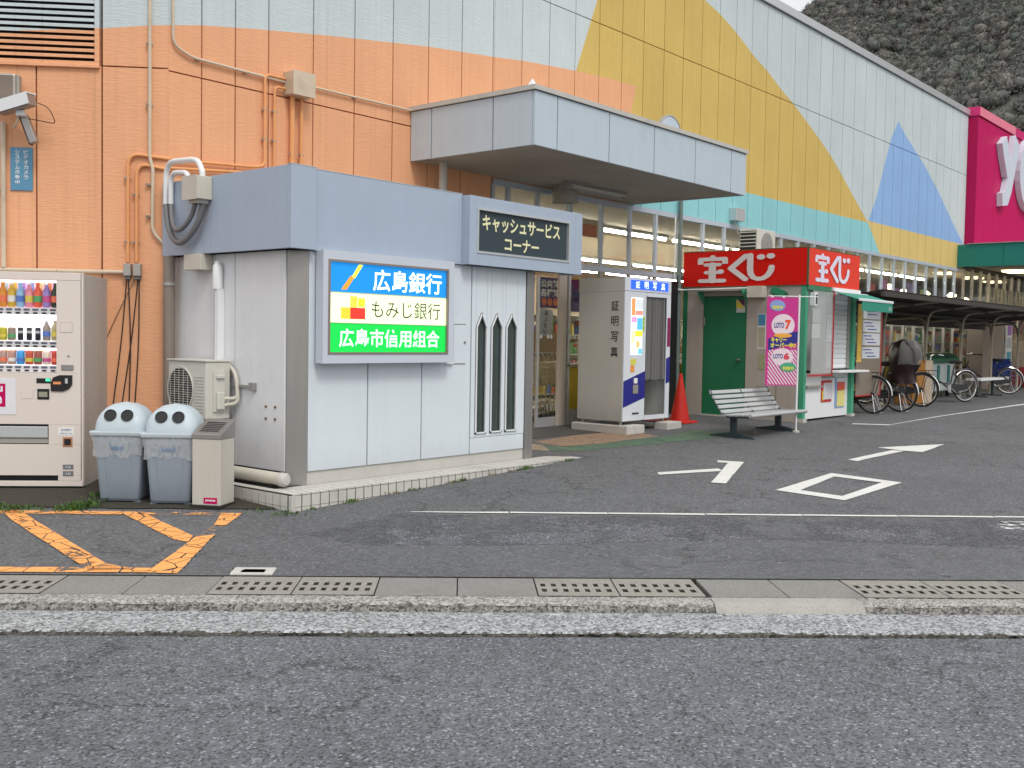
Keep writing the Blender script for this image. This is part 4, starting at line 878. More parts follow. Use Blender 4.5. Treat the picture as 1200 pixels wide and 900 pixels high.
# fascia
kb('fascia', -.065, .20, -1.955, -1.90, 2.022, 2.715, m_blue, bevel=.003); 
for a, b in ((-1.899, -.80), (-.795, -.70), (-.695, -.005)): kb('fascia', -.065, -.03, a, b, 2.022, 2.713 if a < -1 else 2.711, m_blue, bevel=.002)
kb('fascia', .207, 2.072, -1.90, -1.85, 2.022, 2.712, m_blue, bevel=.002); kb('fascia', 2.075, 3.28, -1.876, -1.85, 2.022, 2.70, m_blue); kb('fascia', 3.25, 3.28, -1.845, -.005, 2.022, 2.70, m_blue)
kb('roof', -.025, 3.245, -1.845, -.01, 2.61, 2.69, m_conc); kb('soffit', -.028, .034, -1.895, -.01, 2.03, 2.06, m_dark)
kb('cap_strip', -.067, .20, -1.957, -1.898, 2.716, 2.722, m_alu); kb('cap_strip', .207, 2.07, -1.903, -1.85, 2.713, 2.719, m_alu)
kb('joint', .2005, .2065, -1.93, -1.90, 2.022, 2.712, m_black)
# name board
nbd = thing('cash_corner_sign', 'projecting blue-grey box sign with dark slate face and cream katakana', 'sign', (2.075, -2.0, 2.02))
def nbx(n, *a, bevel=0.): return bx(n, *a, nbd, bevel=bevel)
X0, X1, A0, A1, Q_0, Q_1 = 2.075, 3.80, 2.185, 3.705, 2.140, 2.590
nbx('box_face', X0, A0, -2.0, -1.98, 2.022, 2.70, m_blue); nbx('box_face', A1, X1, -2.0, -1.98, 2.022, 2.70, m_blue)
nbx('box_face', A0+.001, A1-.001, -2.0, -1.98, 2.022, Q_0, m_blue); nbx('box_face', A0+.001, A1-.001, -2.0, -1.98, Q_1, 2.70, m_blue)
nbx('box_face', 3.805, 3.94, -1.998, -1.98, 2.022, 2.70, m_blue); nbx('box_side', X0, X0+.02, -1.979, -1.877, 2.022, 2.70, m_blue); nbx('box_side', 3.92, 3.94, -1.979, -1.70, 2.022, 2.70, m_blue)
nbx('box_body', X0+.021, 3.919, -1.94, -1.877, 2.024, 2.698, m_dark)
for n_, a in (('frame', (A0, A0+.022, -2.008, -1.965, Q_0, Q_1)), ('frame', (A1-.022, A1, -2.008, -1.965, Q_0, Q_1)), ('frame', (A0+.0225, A1-.0225, -2.008, -1.965, Q_0, Q_0+.022)), ('frame', (A0+.0225, A1-.0225, -2.008, -1.965, Q_1-.022, Q_1))): nbx(n_, *a, m_alu)
fc = nbx('sign_face', A0+.0225, A1-.0225, -1.975, -1.965, Q_0+.0225, Q_1-.0225, mat('slate_face', (.035, .055, .068), .35, var=.04))
m_crm = mat('cream_letter', (.80, .78, .48), .5, var=0)
text('キャッシュサービス', 1.27, .165, (2.925, -1.978, 2.455), m_crm, fc, bold=.025); text('コーナー', .56, .135, (2.915, -1.978, 2.262), m_crm, fc, bold=.025)
# light box with three bank names
lb = thing('bank_lightbox', 'lit box sign with blue, cream and green bands naming three banks', 'illuminated sign', (.25, -2.0, 1.055))
def lbx2(n, *a, bevel=0.): return bx(n, *a, lb, bevel=bevel)
m_lbf = mat('lightbox_frame', (.55, .60, .68), .4, var=.03)
lx0, lx1, lz0, lz1, ix0, ix1, iz0, iz1 = .245, 1.868, 1.055, 2.03, .300, 1.790, 1.135, 1.952
lbx2('box_face', lx0, ix0, -2.0, -1.98, lz0, lz1, m_lbf); lbx2('box_face', ix1, lx1, -2.0, -1.98, lz0, lz1, m_lbf)
lbx2('box_face', ix0, ix1, -2.0, -1.98, lz0, iz0-.001, m_lbf); lbx2('box_face', ix0, ix1, -2.0, -1.98, iz1+.001, lz1, m_lbf)
lbx2('box_body', lx0+.002, lx1-.002, -1.96, -1.902, lz0+.002, lz1-.012, m_lbf); lbx2('box_side', lx0, lx0+.015, -1.979, -1.961, lz0, lz1, m_lbf); lbx2('box_side', lx1-.015, lx1, -1.979, -1.961, lz0, lz1, m_lbf)
lbx2('box_body', lx0+.05, lx1-.05, -1.9015, -1.871, lz0+.05, lz1-.02, m_lbf)
m_brz = mat('bronze_frame', (.34, .28, .25), .35, .5, var=.06)
lbx2('frame', ix0, ix0+.022, -2.006, -1.975, iz0, iz1, m_brz); lbx2('frame', ix1-.022, ix1, -2.006, -1.975, iz0, iz1, m_brz); lbx2('frame', ix0+.0225, ix1-.0225, -2.006, -1.975, iz0, iz0+.018, m_brz); lbx2('frame', ix0+.0225, ix1-.0225, -2.006, -1.975, iz1-.018, iz1, m_brz)
fx0, fx1 = ix0+.0225, ix1-.0225
bands = [((.006, .20, .56), 1.678, iz1-.0185), ((.72, .85, .50), 1.412, 1.671), ((.005, .50, .06), iz0+.0185, 1.405)]
bd = [lbx2('lit_band', fx0, fx1, -1.985, -1.977, a, b, mat('band_%d' % i, c, .5, var=.10, vscale=1.7, emis=.8)) for i, (c, a, b) in enumerate(bands)]
for z in (1.6745, 1.4085): lbx2('divider', fx0, fx1, -1.990, -1.980, z-.0032, z+.0032, mat('divider', (.45, .52, .40), .4, var=0))
e_w = emit('lit_letter', (.88, .97, 1), 1.0); e_k = mat('dark_letter', (.03, .03, .025), .5, var=0)
text('広島銀行', .88, .195, (1.265, -1.9865, 1.800), e_w, bd[0], bold=.014)
def quad(n, pts, y0, y1, m, parent): return MB().prism(pts, 'y', y0, y1).build(n, m, parent)
quad('emblem', [(.455, 1.70), (.515, 1.70), (.600, 1.805), (.565, 1.825)], -1.9875, -1.986, emit('emblem_orange', (1, .25, .02), .95), bd[0])
quad('emblem', [(.580, 1.820), (.607, 1.800), (.705, 1.925), (.655, 1.925)], -1.9875, -1.986, emit('emblem_yellow', (.95, .75, .05), .95), bd[0])
text('もみじ銀行', .88, .155, (1.25, -1.9865, 1.540), e_k, bd[1], bold=-.002)
for (a, b, c0, c1, col) in ((.455, .56, 1.445, 1.545, (1, .42, .03)), (.56, .735, 1.445, 1.545, (.95, .03, .02)), (.56, .64, 1.546, 1.645, (1, .45, .05)), (.65, .73, 1.552, 1.63, (1, .75, .03))): quad('emblem', [(a, c0), (b, c0), (b, c1), (a, c1)], -1.9875, -1.986, emit('em%d' % int(col[1]*100+a*10), col, .95), bd[1])
text('広島市信用組合', 1.25, .165, (1.06, -1.9865, 1.278), emit('lit_letter2', (.62, 1, .72), 1.0), bd[2], bold=.018)
# small hatch and box under the sign
h_ = kb('hatch', 1.992, 2.182, -1.872, -1.8705, 1.032, 1.432, m_black); kb('hatch', 1.999, 2.175, -1.880, -1.8725, 1.039, 1.425, m_white)
MB().lathe([(.012, 0), (.012, -.012)], (2.155, -1.880, 1.25), 12, 'y').build('latch', m_steel, bk)
kb('sill_box', 1.875, 1.985, -1.90, -1.871, 1.035, 1.06, m_wpaint)
kb('hasp', .0, .034, -1.34, -1.02, .822, .845, m_steel, bevel=.003); kb('hasp', -.01, .034, -1.36, -1.30, .80, .87, m_steel, bevel=.003)
for y in (-1.50, -1.63):
    for z in (.565, .67): MB().lathe([(.012, 0), (.010, -.012), (0, -.014)], (.034, y, z), 8, 'x').build('bolt', m_rust, bk)
# boxes, pipes at the booth's side
t = thing('cable_box', 'cream cable box on side of the blue-grey fascia', 'junction box', (-.15, -.7, 2.5)); kx = MB().box(-.225, -.067, -.825, -.60, 2.495, 2.70).build('box', m_cream, t, bevel=.005); MB().box(-.23, -.226, -.83, -.595, 2.49, 2.705).build('lid', m_cream, t); MB().box(-.20, -.09, -.80, -.66, 2.46, 2.494).build('gland', m_alud, t)
t = thing('cable_box', 'cream cable box below the fascia on the side wall of the booth', 'junction box', (-.05, -.5, 1.88)); MB().box(-.10, .03, -.69, -.42, 1.875, 2.018).build('box', m_cream, t, bevel=.005)
pipe('outer white conduit arching from the store wall to the fascia box', [(-.085, -.10, 2.50), (-.085, -.10, 2.90), (-.12, -.60, 2.87), (-.14, -.72, 2.84), (-.14, -.78, 2.74), (-.14, -.78, 2.702)], .026, m_wpaint, rad=.16)
pipe('inner white conduit arching from the store wall to the fascia box', [(-.095, -.20, 2.50), (-.095, -.20, 2.79), (-.13, -.52, 2.76), (-.14, -.598, 2.64)], .024, m_wpaint, rad=.11)
def sag(a, b, drop, n=14): a = Vector(a); b = Vector(b); return [a.lerp(b, i/n)+Vector((-.05*math.sin(math.pi*i/n), 0, -drop*math.sin(math.pi*i/n)**.62)) for i in range(n+1)]
for k, (a, b, d, r) in enumerate((((-.085, -.10, 2.50), (-.12, -.77, 2.47), .36, .028), ((-.095, -.20, 2.50), (-.16, -.70, 2.47), .25, .022))):
    o = tb('flexible_conduit', sag(a, b, d), r, m_pipeg, n=12); tag(o, ['thick dark grey flexible conduit looping deepest beneath the fascia box', 'thinner dark grey flexible conduit looping inside the thicker one'][k], 'conduit')
t = pipe('brown-grey downpipe in the corner between booth and orange wall', [(-.06, -.12, 2.018), (-.06, -.12, -.12)], .055, mat('downpipe', (.24, .20, .17), .5, var=.15, vscale=4, streak=.15))
MB().lathe([(.062, 0), (.062, .03)], (-.06, -.12, 1.74), 18).build('clip', m_alud, t)
t = pipe('white refrigerant duct running down side wall of the booth', [(-.01, -.83, 1.95), (-.01, -.83, .35)], .026, m_wpaint)
MB().lathe([(.045, 0), (.045, .20), (.038, .22)], (-.01, -.83, 1.70), 18).build('duct_head', m_wpaint, t, smooth=True); MB().box(-.035, .033, -.87, -.845, .3, 1.7).build('cover', m_wpaint, t)
t = pipe('fat white drain pipe lying on the tiled ledge beside the booth', [(-.075, -.35, .075), (-.075, -1.86, .075)], .055, m_cream, name='drain_pipe')
MB().lathe([(.060, .0), (.060, .05), (.04, .075), (0, .082)], (0, 0, 0), 22).build('end_cap', m_concl, t, world=False, smooth=True)
c = [o for o in t.children if o.name.startswith('end_cap')][0]; c.matrix_basis = Matrix.Translation(Vector((-.075, -1.86, .075))-Vector((-.075, -.35, .075))) @ Matrix.Rotation(R(90), 4, 'X')
MB().box(-.11, -.04, -1.78, -1.74, .0, .025).box(-.11, -.04, -.9, -.86, .0, .025).build('saddle', m_black, t)
# tiled ledge
led = thing('tiled_ledge', 'low ledge faced with beige tiles around the foot of the booth', 'ledge', (-.2, -2.2, 0))
bx('core', -.222, 3.75, -2.197, -.02, -.30, -.003, m_dark, led)
tp = .0965
def tile_mesh(dx, dy, dz):
    mb = MB().box(-dx/2, dx/2, -dy/2, dy/2, -dz/2, dz/2); me = bpy.data.meshes.new('tile'); me.from_pydata([tuple(v) for v in mb.v], [], mb.f); me.materials.append(m_tile); return me
m_t1, m_t2, m_t3 = tile_mesh(tp-.012, .012, .092), tile_mesh(tp-.010, tp+.006, .012), tile_mesh(.012, tp-.012, .092)
m_t4 = tile_mesh(tp-.012, .012, .05); m_t5 = tile_mesh(.012, tp-.012, .05)
rl = ROOT[led.name].inverted()
def tl(me, p):
    o = link(bpy.data.objects.new('tile', me)); o.parent = led; o.location = rl @ Vector(p); o.rotation_euler = (random.gauss(0, .006), random.gauss(0, .006), random.gauss(0, .004)); return o
for i in range(41):
    x = -.226+tp*(i+.5); tl(m_t1, (x, -2.20, -.063)); 
    if i < 18: tl(m_t4, (x, -2.199, -.138))
    tl(m_t2, (x, -2.152, -.006)); tl(m_t2, (x, -2.043, -.0063)); 
    if i < 1 or i > 36: tl(m_t2, (x, -1.933, -.0066))
bx('top_mortar', -.20, 3.74, -1.985, -1.86, -.0028, .0, m_concl, led)
for j in range(14):
    y = -2.19+tp*(j+.55)+.04; tl(m_t3, (-.225, y, -.063)); tl(m_t5, (-.224, y, -.138))
    if j > 1: tl(m_t2, (-.178, y+.04, -.0066))
MB().box(-.235, -.195, -2.21, -2.165, -.19, -.016).build('corner_stone', m_concl, led, bevel=.004)

# ------------------------------------------------------------------ outdoor unit
ac = thing('outdoor_unit', 'beige air conditioner outdoor unit with round fan grille beside the booth', 'air conditioner', (-.26, -.74, .5))
MB().box(-.26, -.01, -1.03, -.43, .535, 1.045).build('casing', m_acw, ac, bevel=.01); MB().box(-.272, .0, -1.04, -.42, 1.046, 1.062).build('top_plate', m_acw, ac, bevel=.004)
cy, cz, rr = -.635, .79, .195
MB(Matrix.Translation((-.262, cy, cz)) @ Matrix.Rotation(R(-90), 4, 'Y')).lathe([(rr, .0), (rr, .008), (rr+.012, .009), (rr+.014, .0)], (0, 0, 0), 40, 'z', False).build('fan_ring', m_acw, ac, smooth=True)
MB(Matrix.Translation((-.264, cy, cz)) @ Matrix.Rotation(R(-90), 4, 'Y')).lathe([(0, 0), (rr-.004, 0), (rr-.004, .003)], (0, 0, 0), 40).build('fan_opening', m_black, ac)
fb = MB()
for a in range(0, 360, 72): M = Matrix.Translation((-.268, cy, cz)) @ Matrix.Rotation(R(a), 4, 'X'); fb.add([M @ Vector(p) for p in ((0, .02, -.02), (0, .15, -.06), (.003, .16, .05), (.003, .02, .02))], [(0, 1, 2, 3)])
fb.build('fan', mat('fan_blade', (.10, .10, .10), .6), ac)
gr_ = MB()
for k in range(-9, 10):
    z = k*.021; w = math.sqrt(max(0, rr*rr-z*z)); gr_.box(-.279, -.276, cy-w, cy+w, cz+z-.0018, cz+z+.0018)
for k in range(-2, 3):
    y = k*.07; w = math.sqrt(max(0, rr*rr-y*y)); gr_.box(-.282, -.2795, cy+y-.002, cy+y+.002, cz-w, cz+w)
gr_.build('grille', m_acw, ac)
for k in range(12): bx('vent_rib', -.266, -.2615, -1.00, -.845, .60+k*.028, .606+k*.028, m_acw, ac)
MB().box(-.19, -.07, -1.046, -1.031, .60, .97).build('valve_cover', m_acw, ac, bevel=.004); MB().box(-.17, -.09, -1.075, -1.047, .62, .78).build('valve_cover', m_acw, ac, bevel=.012); MB().box(-.17, -.09, -1.07, -1.047, .90, .93).build('handle', m_acw, ac, bevel=.006)
for k in range(2): tb('refrigerant_pipe', roundpath([(-.09, -1.06, .72-k*.06), (.0, -1.14, .72-k*.04), (.0, -1.10, .95), (.01, -.92, 1.05)], .08), .017, m_cream, ac)
for y in (-.98, -.48): bx('stand', -.30, .03, y-.02, y+.02, .505, .532, m_alud, ac); bx('stand_leg', -.28, -.25, y-.015, y+.015, -.0, .504, m_alud, ac); bx('stand_leg', -.0, .03, y-.015, y+.015, -.0, .504, m_alud, ac)

# ------------------------------------------------------------------ photo booth
pb = thing('photo_booth', 'white identification photo booth with grey curtain and blue lit sign', 'photo booth', (6.0, -1.2, .1))
def pbx(n, *a, bevel=0., p=None): return bx(n, *a, p or pb, bevel=bevel)
m_pbs = mat('booth_side', (.52, .53, .50), .5, var=.05, streak=.05, base=(.15, .4, .25)); m_pbw = mat('booth_white', (.66, .70, .75), .35, var=.03)
pbx('side_panel', 6.0, 6.02, -1.18, -.45, .215, 1.945, m_pbs, bevel=.003); pbx('back_panel', 6.02, 7.13, -.47, -.45, .215, 2.12, m_pbs); pbx('side_panel', 7.13, 7.15, -1.18, -.45, .215, 2.12, m_pbs)
pbx('sign_side', 6.0, 6.02, -1.18, -.45, 1.948, 2.13, m_pbs); pbx('roof', 6.02, 7.13, -1.18, -.47, 2.10, 2.13, m_pbs); pbx('floor', 6.02, 7.13, -1.16, -.47, .215, .24, m_pbs)
pbx('partition', 6.50, 6.52, -1.16, -.47, .24, 2.10, m_pbw)
pbx('front_panel', 6.0, 7.15, -1.2, -1.18, 1.955, 2.135, m_pbw, bevel=.004)
pbx('front_panel', 6.0, 6.52, -1.2, -1.18, .215, 1.95, m_pbw, bevel=.004); pbx('front_panel', 7.05, 7.15, -1.2, -1.18, .215, 1.95, m_pbw, bevel=.004); pbx('front_panel', 6.525, 7.045, -1.2, -1.18, .215, .275, m_pbw)
pbx('front_panel', 6.525, 7.045, -1.2, -1.18, 1.895, 1.95, m_pbw)
m_lit = emit('booth_lit_blue', (.02, .10, .95), .9)
s_ = pbx('lit_sign', 6.13, 7.06, -1.206, -1.2005, 1.985, 2.105, m_lit)
for ch, x in zip('証明写真', (6.29, 6.50, 6.71, 6.92)): text(ch, .095, .095, (x, -1.2085, 2.045), e_w, s_, bold=.008)
pm = pbx('picture_menu', 6.15, 6.425, -1.205, -1.2005, 1.10, 1.87, emit('menu_light', (.72, .80, .88), .85))
for (x0, x1, z0, z1, c) in ((6.155, 6.24, 1.63, 1.86, (.85, .28, .10)), (6.25, 6.42, 1.72, 1.85, (.55, .60, .62)), (6.25, 6.42, 1.64, 1.70, (.75, .25, .2)), (6.155, 6.28, 1.54, 1.61, (.75, .30, .55)), (6.29, 6.42, 1.44, 1.60, (.10, .45, .75)), (6.25, 6.42, 1.35, 1.43, (1, .70, .05)), (6.155, 6.24, 1.26, 1.42, (.95, .85, .40)), (6.28, 6.36, 1.20, 1.29, (.95, .45, .15)), (6.17, 6.25, 1.12, 1.22, (.9, .75, .6)), (6.33, 6.42, 1.11, 1.19, (.15, .5, .65))):
    pbx('menu_picture', x0, x1, -1.2075, -1.2055, z0, z1, mat('menu_%d_%d' % (int(x0*100), int(z0*100)), c, .4, var=.35, vscale=60, emis=.55), p=pm)
q = pbx('side_label', 6.44, 6.475, -1.206, -1.2005, 1.42, 1.62, mat('lime_label', (.45, .70, .05), .5))
for i, ch in enumerate('証写真'): text(ch, .026, .03, (6.457, -1.2075, 1.59-.06*i), m_ink, q)
pbx('price_label', 6.16, 6.29, -1.204, -1.2005, .97, 1.05, mat('label_y', (.70, .65, .10), .5, var=.3, vscale=60)); pbx('price_label', 6.16, 6.25, -1.204, -1.2005, .87, .96, mat('label_o', (.80, .30, .05), .5, var=.3, vscale=60))
m_navy = mat('navy_band', (.02, .022, .22), .4, var=.03)
MB().prism([(6.001, .40), (6.519, .52), (6.519, .885), (6.001, .75)], 'y', -1.203, -1.2005).build('navy_band', m_navy, pb); MB().prism([(7.052, .70), (7.149, .72), (7.149, 1.08), (7.052, 1.05)], 'y', -1.203, -1.2005).build('navy_band', m_navy, pb)
pbx('plum_panel', 7.065, 7.135, -1.206, -1.2035, 1.22, 1.62, mat('plum', (.25, .01, .09), .5)); pbx('coin_unit', 6.22, 6.34, -1.215, -1.2035, .58, .70, m_alud, bevel=.004); pbx('coin_unit', 6.24, 6.32, -1.213, -1.2035, .72, .79, m_paperw); pbx('vent_plate', 6.22, 6.38, -1.204, -1.2005, .30, .325, m_dark)
cmb = MB(); vs = []; n = 60
for i in range(n+1):
    x = 6.535+.50*i/n; y = -1.165+.022*math.sin(i*.75)+.010*math.sin(i*1.9+1)
    vs += [(x, y, 1.90), (x+.004*math.sin(i), y*1.0+.008*math.sin(i*.4), .76+.006*math.sin(i*.6))]
cmb.add(vs, [(2*i, 2*i+2, 2*i+3, 2*i+1) for i in range(n)]).build('curtain', mat('curtain', (.17, .17, .17), .9, var=.08, vscale=30), pb, smooth='keep')
tb('curtain_rail', [(6.53, -1.165, 1.905), (7.04, -1.165, 1.905)], .008, m_alu, pb, n=8)
pbx('stool', 6.66, 6.90, -.95, -.72, .26, .62, m_alud, bevel=.02)
for i, ch in enumerate('証明写真'): text(ch, .118, .135, (5.9975, -1.045, 1.755-.205*i), m_ink, pb, 'left', bold=.008)
for x, y, lab in ((5.95, -1.05, 'long concrete kerb block under left side of photo booth'),):
    b = MB().box(5.93, 6.14, -1.32, -.40, .03, .165).build('concrete_block', m_concl, bevel=.01); tag(b, lab, 'block')
b = MB().box(6.145, 6.36, -1.32, -1.12, .03, .165).build('concrete_block', m_concl, bevel=.01); tag(b, 'pale hollow concrete block at front left corner of photo booth', 'block')
b = MB().box(6.90, 7.28, -1.34, -1.12, .05, .165).build('concrete_block', m_concl, bevel=.01); tag(b, 'grey hollow concrete block under right front of photo booth', 'block')
for x in (6.04, 7.09):
    for y in (-1.14, -.52): tb('foot', [(x, y, .16), (x, y, .214)], .02, m_alud, pb)
# traffic cone
cn = thing('traffic_cone', 'red traffic cone standing between photo booth and lottery kiosk', 'traffic cone', (7.86, -.96, gxy(7.86, -.96)))
MB().taper(0, 0, 0, .03, .40, .40, .38, .38).build('base', m_orange, cn, False, bevel=.01)
MB().lathe([(.145, .03), (.14, .06), (.03, .68), (.026, .72), (.018, .725), (0, .725)], (0, 0, 0), 28).build('cone', m_orange, cn, False, smooth=True)
o = MB().box(7.6, 8.5, -.80, -.45, .07, .115).build('floor_mat', mat('red_mat', (.15, .04, .03), .9, var=.3, vscale=8), None); tag(o, 'low dark red mat behind the traffic cone', 'mat')

# ------------------------------------------------------------------ lottery kiosk
ks = thing('lottery_kiosk', 'small beige lottery kiosk with red sign band, green door and green corner posts', 'kiosk', (9.27, -2.24, .1))
def kk(n, *a, bevel=0., p=None): return bx(n, *a, p or ks, bevel=bevel)
KX0, KX1, KY0, KY1 = 9.27, 11.18, -2.24, -.15
kk('side_wall', KX0, KX0+.04, -2.16, -1.27, .10, 2.165, m_kwall); kk('side_wall', KX0, KX0+.04, -.50, KY1, .10, 2.165, m_kwall); kk('side_wall', KX0, KX0+.04, -1.27, -.50, 2.02, 2.165, m_kwall)
kk('wall_joint', KX0-.002, KX0, -1.80, -1.79, .10, 2.16, m_rust)
kk('side_wall', KX1-.05, KX1-.01, -2.16, KY1, .10, 2.165, m_kwall); kk('back_wall', KX0+.04, KX1-.05, KY1-.04, KY1, .10, 2.165, m_kwall)
d = kk('door', KX0+.008, KX0+.035, -1.262, -.508, .14, 2.012, m_green, bevel=.002)
kk('handle', KX0-.05, KX0+.007, -1.20, -1.13, 1.01, 1.04, m_chrome, p=d, bevel=.008); kk('door_sticker', KX0+.004, KX0+.0075, -1.235, -1.085, 1.76, 1.965, mat('sticker_white', (.6, .6, .62), .5), p=d)
MB().prism([(-1.23, 1.83), (-1.09, 1.83), (-1.09, 1.96)], 'x', KX0+.002, KX0+.0038).build('door_sticker', mat('sticker_yellow', (.75, .60, .03), .5), d); MB().prism([(-1.23, 1.84), (-1.10, 1.965), (-1.23, 1.965)], 'x', KX0+.002, KX0+.0038).build('door_sticker', mat('sticker_plum', (.10, .03, .08), .5), d)
kk('threshold', KX0-.02, KX0+.04, -1.27, -.50, .10, .138, m_concl)
kk('hinge', KX0-.006, KX0+.0075, -.53, -.512, 1.55, 1.68, m_alud, p=d)
kk('door_hood', KX0-.22, KX0-.002, -1.26, -.50, 2.09, 2.115, m_alud); 
for y in (-1.275, -.50): MB().prism([(KX0-.22, 2.115), (KX0-.001, 1.90), (KX0-.001, 2.115)], 'y', y, y+.014).build('hood_bracket', m_mint, ks)
for y in (KY0-.002, KY1-.06): kk('corner_post', KX0-.012, KX0+.07, y, y+.075, .10, 2.166, m_mint if y < -2 else m_green)
kk('corner_post', KX1-.11, KX1, KY0-.002, KY0+.075, .10, 2.166, m_mint)
kk('post_foot', KX0-.03, KX0+.1, KY0-.02, KY0+.09, .08, .16, m_concl); kk('post_foot', KX1-.13, KX1+.02, KY0-.02, KY0+.09, .08, .16, m_concl)
# sign band: side (faces the road) and front
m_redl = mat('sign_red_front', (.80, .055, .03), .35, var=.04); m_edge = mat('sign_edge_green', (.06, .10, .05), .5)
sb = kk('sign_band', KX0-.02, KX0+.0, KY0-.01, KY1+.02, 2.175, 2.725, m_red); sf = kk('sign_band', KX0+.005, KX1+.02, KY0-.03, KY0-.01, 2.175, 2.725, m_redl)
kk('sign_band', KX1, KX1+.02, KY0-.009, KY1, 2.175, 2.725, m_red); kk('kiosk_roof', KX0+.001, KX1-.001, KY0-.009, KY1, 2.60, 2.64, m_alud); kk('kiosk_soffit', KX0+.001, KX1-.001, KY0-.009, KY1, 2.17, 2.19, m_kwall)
for a in ((KX0-.024, KX0+.004, KY0-.034, KY0-.0105, 2.172, 2.728), (KX0-.022, KX0+.001, KY0-.0095, KY1+.02, 2.726, 2.738), (KX0-.022, KX0+.001, KY0-.0095, KY1+.02, 2.162, 2.1735), (KX0+.005, KX1+.02, KY0-.032, KY0-.01, 2.7265, 2.738)): kk('sign_edge', *a, m_edge)
kk('green_rail', KX0+.005, 10.12, KY0-.028, KY0-.01, 2.10, 2.172, mat('rail_green', (.05, .20, .11), .5)); kk('white_rail', 10.13, KX1+.02, KY0-.06, KY0-.01, 2.12, 2.172, m_wpaint)
# 宝くじ built as plump strokes
def kuji(cx, cz, sc_y, sc_z, side, parent, m):
    mb = MB()
    def P(u, v, lift=0.):
        return (KX0-.0225-lift, cx-u*sc_y, cz+v*sc_z) if side == 'left' else (cx+u*sc_y, KY0-.0325-lift, cz+v*sc_z)
    cnt = [0]
    def stroke(pts, w):
        cnt[0] += 1; lf = .0004*cnt[0]
        pts = [Vector(p) for p in pts]; n = len(pts); L_, R_ = [], []
        for i, p in enumerate(pts):
            t = (pts[min(i+1, n-1)]-pts[max(i-1, 0)]).normalized(); nn = Vector((-t.y, t.x))*w*.64; L_.append(p+nn); R_.append(p-nn)
        vs = [P(v.x, v.y, lf) for v in L_]+[P(v.x, v.y, lf) for v in R_]
        mb.add(vs, [(i, i+1, n+i+1, n+i) for i in range(n-1)])
    def disc(u, v, r):
        cnt[0] += 1; vs = [P(u+r*math.cos(R(a)), v+r*math.sin(R(a)), .0004*cnt[0]) for a in range(0, 360, 20)]; mb.add(vs, [tuple(range(len(vs)))])
    def rnd(pts, w, ends=(True, True)):
        stroke(pts, w)
        if ends[0]: disc(pts[0][0], pts[0][1], w*.64)
        if ends[1]: disc(pts[-1][0], pts[-1][1], w*.64)
    w = .19
    # 宝
    rnd([(-1.92, .40), (-1.92, .72)], w, (False, True)); rnd([(-1.92, .72), (-.88, .72)], w); rnd([(-.88, .72), (-.88, .40)], w, (True, False)); disc(-1.40, .86, .12)
    rnd([(-1.68, .36), (-1.12, .36)], .17); rnd([(-1.66, -.14), (-1.14, -.14)], .17, (True, False)); rnd([(-1.90, -.68), (-.92, -.68)], .19); rnd([(-1.40, .36), (-1.40, -.68)], .24); disc(-1.05, -.10, .15)
    # く
    rnd([(-.02, .84), (-.62, .08)], .21); rnd([(-.62, .08), (-.02, -.62)], .21)
    # じ
    rnd([(.17, .88), (.17, .0), (.20, -.30), (.30, -.52), (.48, -.63), (.70, -.60), (.88, -.42), (1.0, -.15), (1.03, .10)], .20); disc(.60, .74, .17); disc(.99, .78, .17)
    return mb.build('lettering', m, parent, smooth='keep')
kuji(-.80, 2.445, .315, .230, 'left', sb, m_wpaint) if False else None
m_kl = mat('kuji_letter', (.70, .64, .66), .5, var=.02); m_klf = mat('kuji_letter_front', (.74, .70, .84), .5, var=.02)
kuji(-1.25, 2.43, .42, .245, 'left', sb, m_kl); kuji(10.30, 2.43, .40, .245, 'front', sf, m_klf)
# front: glazed bay with red edged acrylic sheet, shuttered window, counter, posters
kk('front_wall', KX0+.071, KX1-.111, KY0+.06, KY0+.09, .14, .84, m_wpaint); kk('front_wall', KX0+.071, 10.16, KY0+.06, KY0+.09, .88, 2.165, mat('bay_grey', (.42, .45, .43), .2, var=.1, vscale=2))
kk('front_wall', 10.98, KX1-.111, KY0+.04, KY0+.09, .90, 2.165, m_alud)
sh = kk('roller_shutter', 10.19, 10.97, KY0+.075, KY0+.085, .90, 2.165, m_wpaint)
for k in range(15):
    z = .905+k*.078; MB().prism([(KY0+.074, z), (KY0+.060, z+.010), (KY0+.060, z+.064), (KY0+.074, z+.074)], 'x', 10.19, 10.97).build('slat', m_wpaint, sh)
kk('counter', 10.10, 11.32, KY0-.20, KY0+.058, .845, .878, m_wpaint, bevel=.004)
m_redf = mat('red_edge', (.50, .03, .03), .4)
ac_ = kk('acrylic_screen', 9.36, 10.10, KY0-.075, KY0-.070, .84, 2.09, film('acrylic', (.65, .70, .70), .30, .15))
kk('edge_strip', 10.10, 10.125, KY0-.085, KY0-.06, .80, 2.10, m_redf, p=ac_); kk('edge_strip', 9.25, 10.10, KY0-.085, KY0-.06, .80, .822, m_redf, p=ac_)
lw_ = kk('lower_screen', 9.36, 10.10, KY0-.060, KY0-.055, .825, 1.33, film('acrylic_frost', (.55, .48, .45), .45, .4))
kk('pasted_notice', 9.62, 9.92, KY0+.052, KY0+.058, 1.38, 1.60, m_paperw); kk('pasted_notice', 9.62, 9.92, KY0+.052, KY0+.058, 1.62, 1.82, mat('paper_grey', (.55, .56, .56), .7))
pz = kk('poster', 10.03, 10.42, KY0+.05, KY0+.058, .38, .72, m_redf); kk('poster_sheet', 10.10, 10.40, KY0+.044, KY0+.049, .42, .68, mat('poster_a', (.62, .62, .66), .5, var=.3, vscale=25), p=pz); kk('poster_sheet', 10.045, 10.095, KY0+.044, KY0+.049, .40, .56, m_yellow, p=pz)
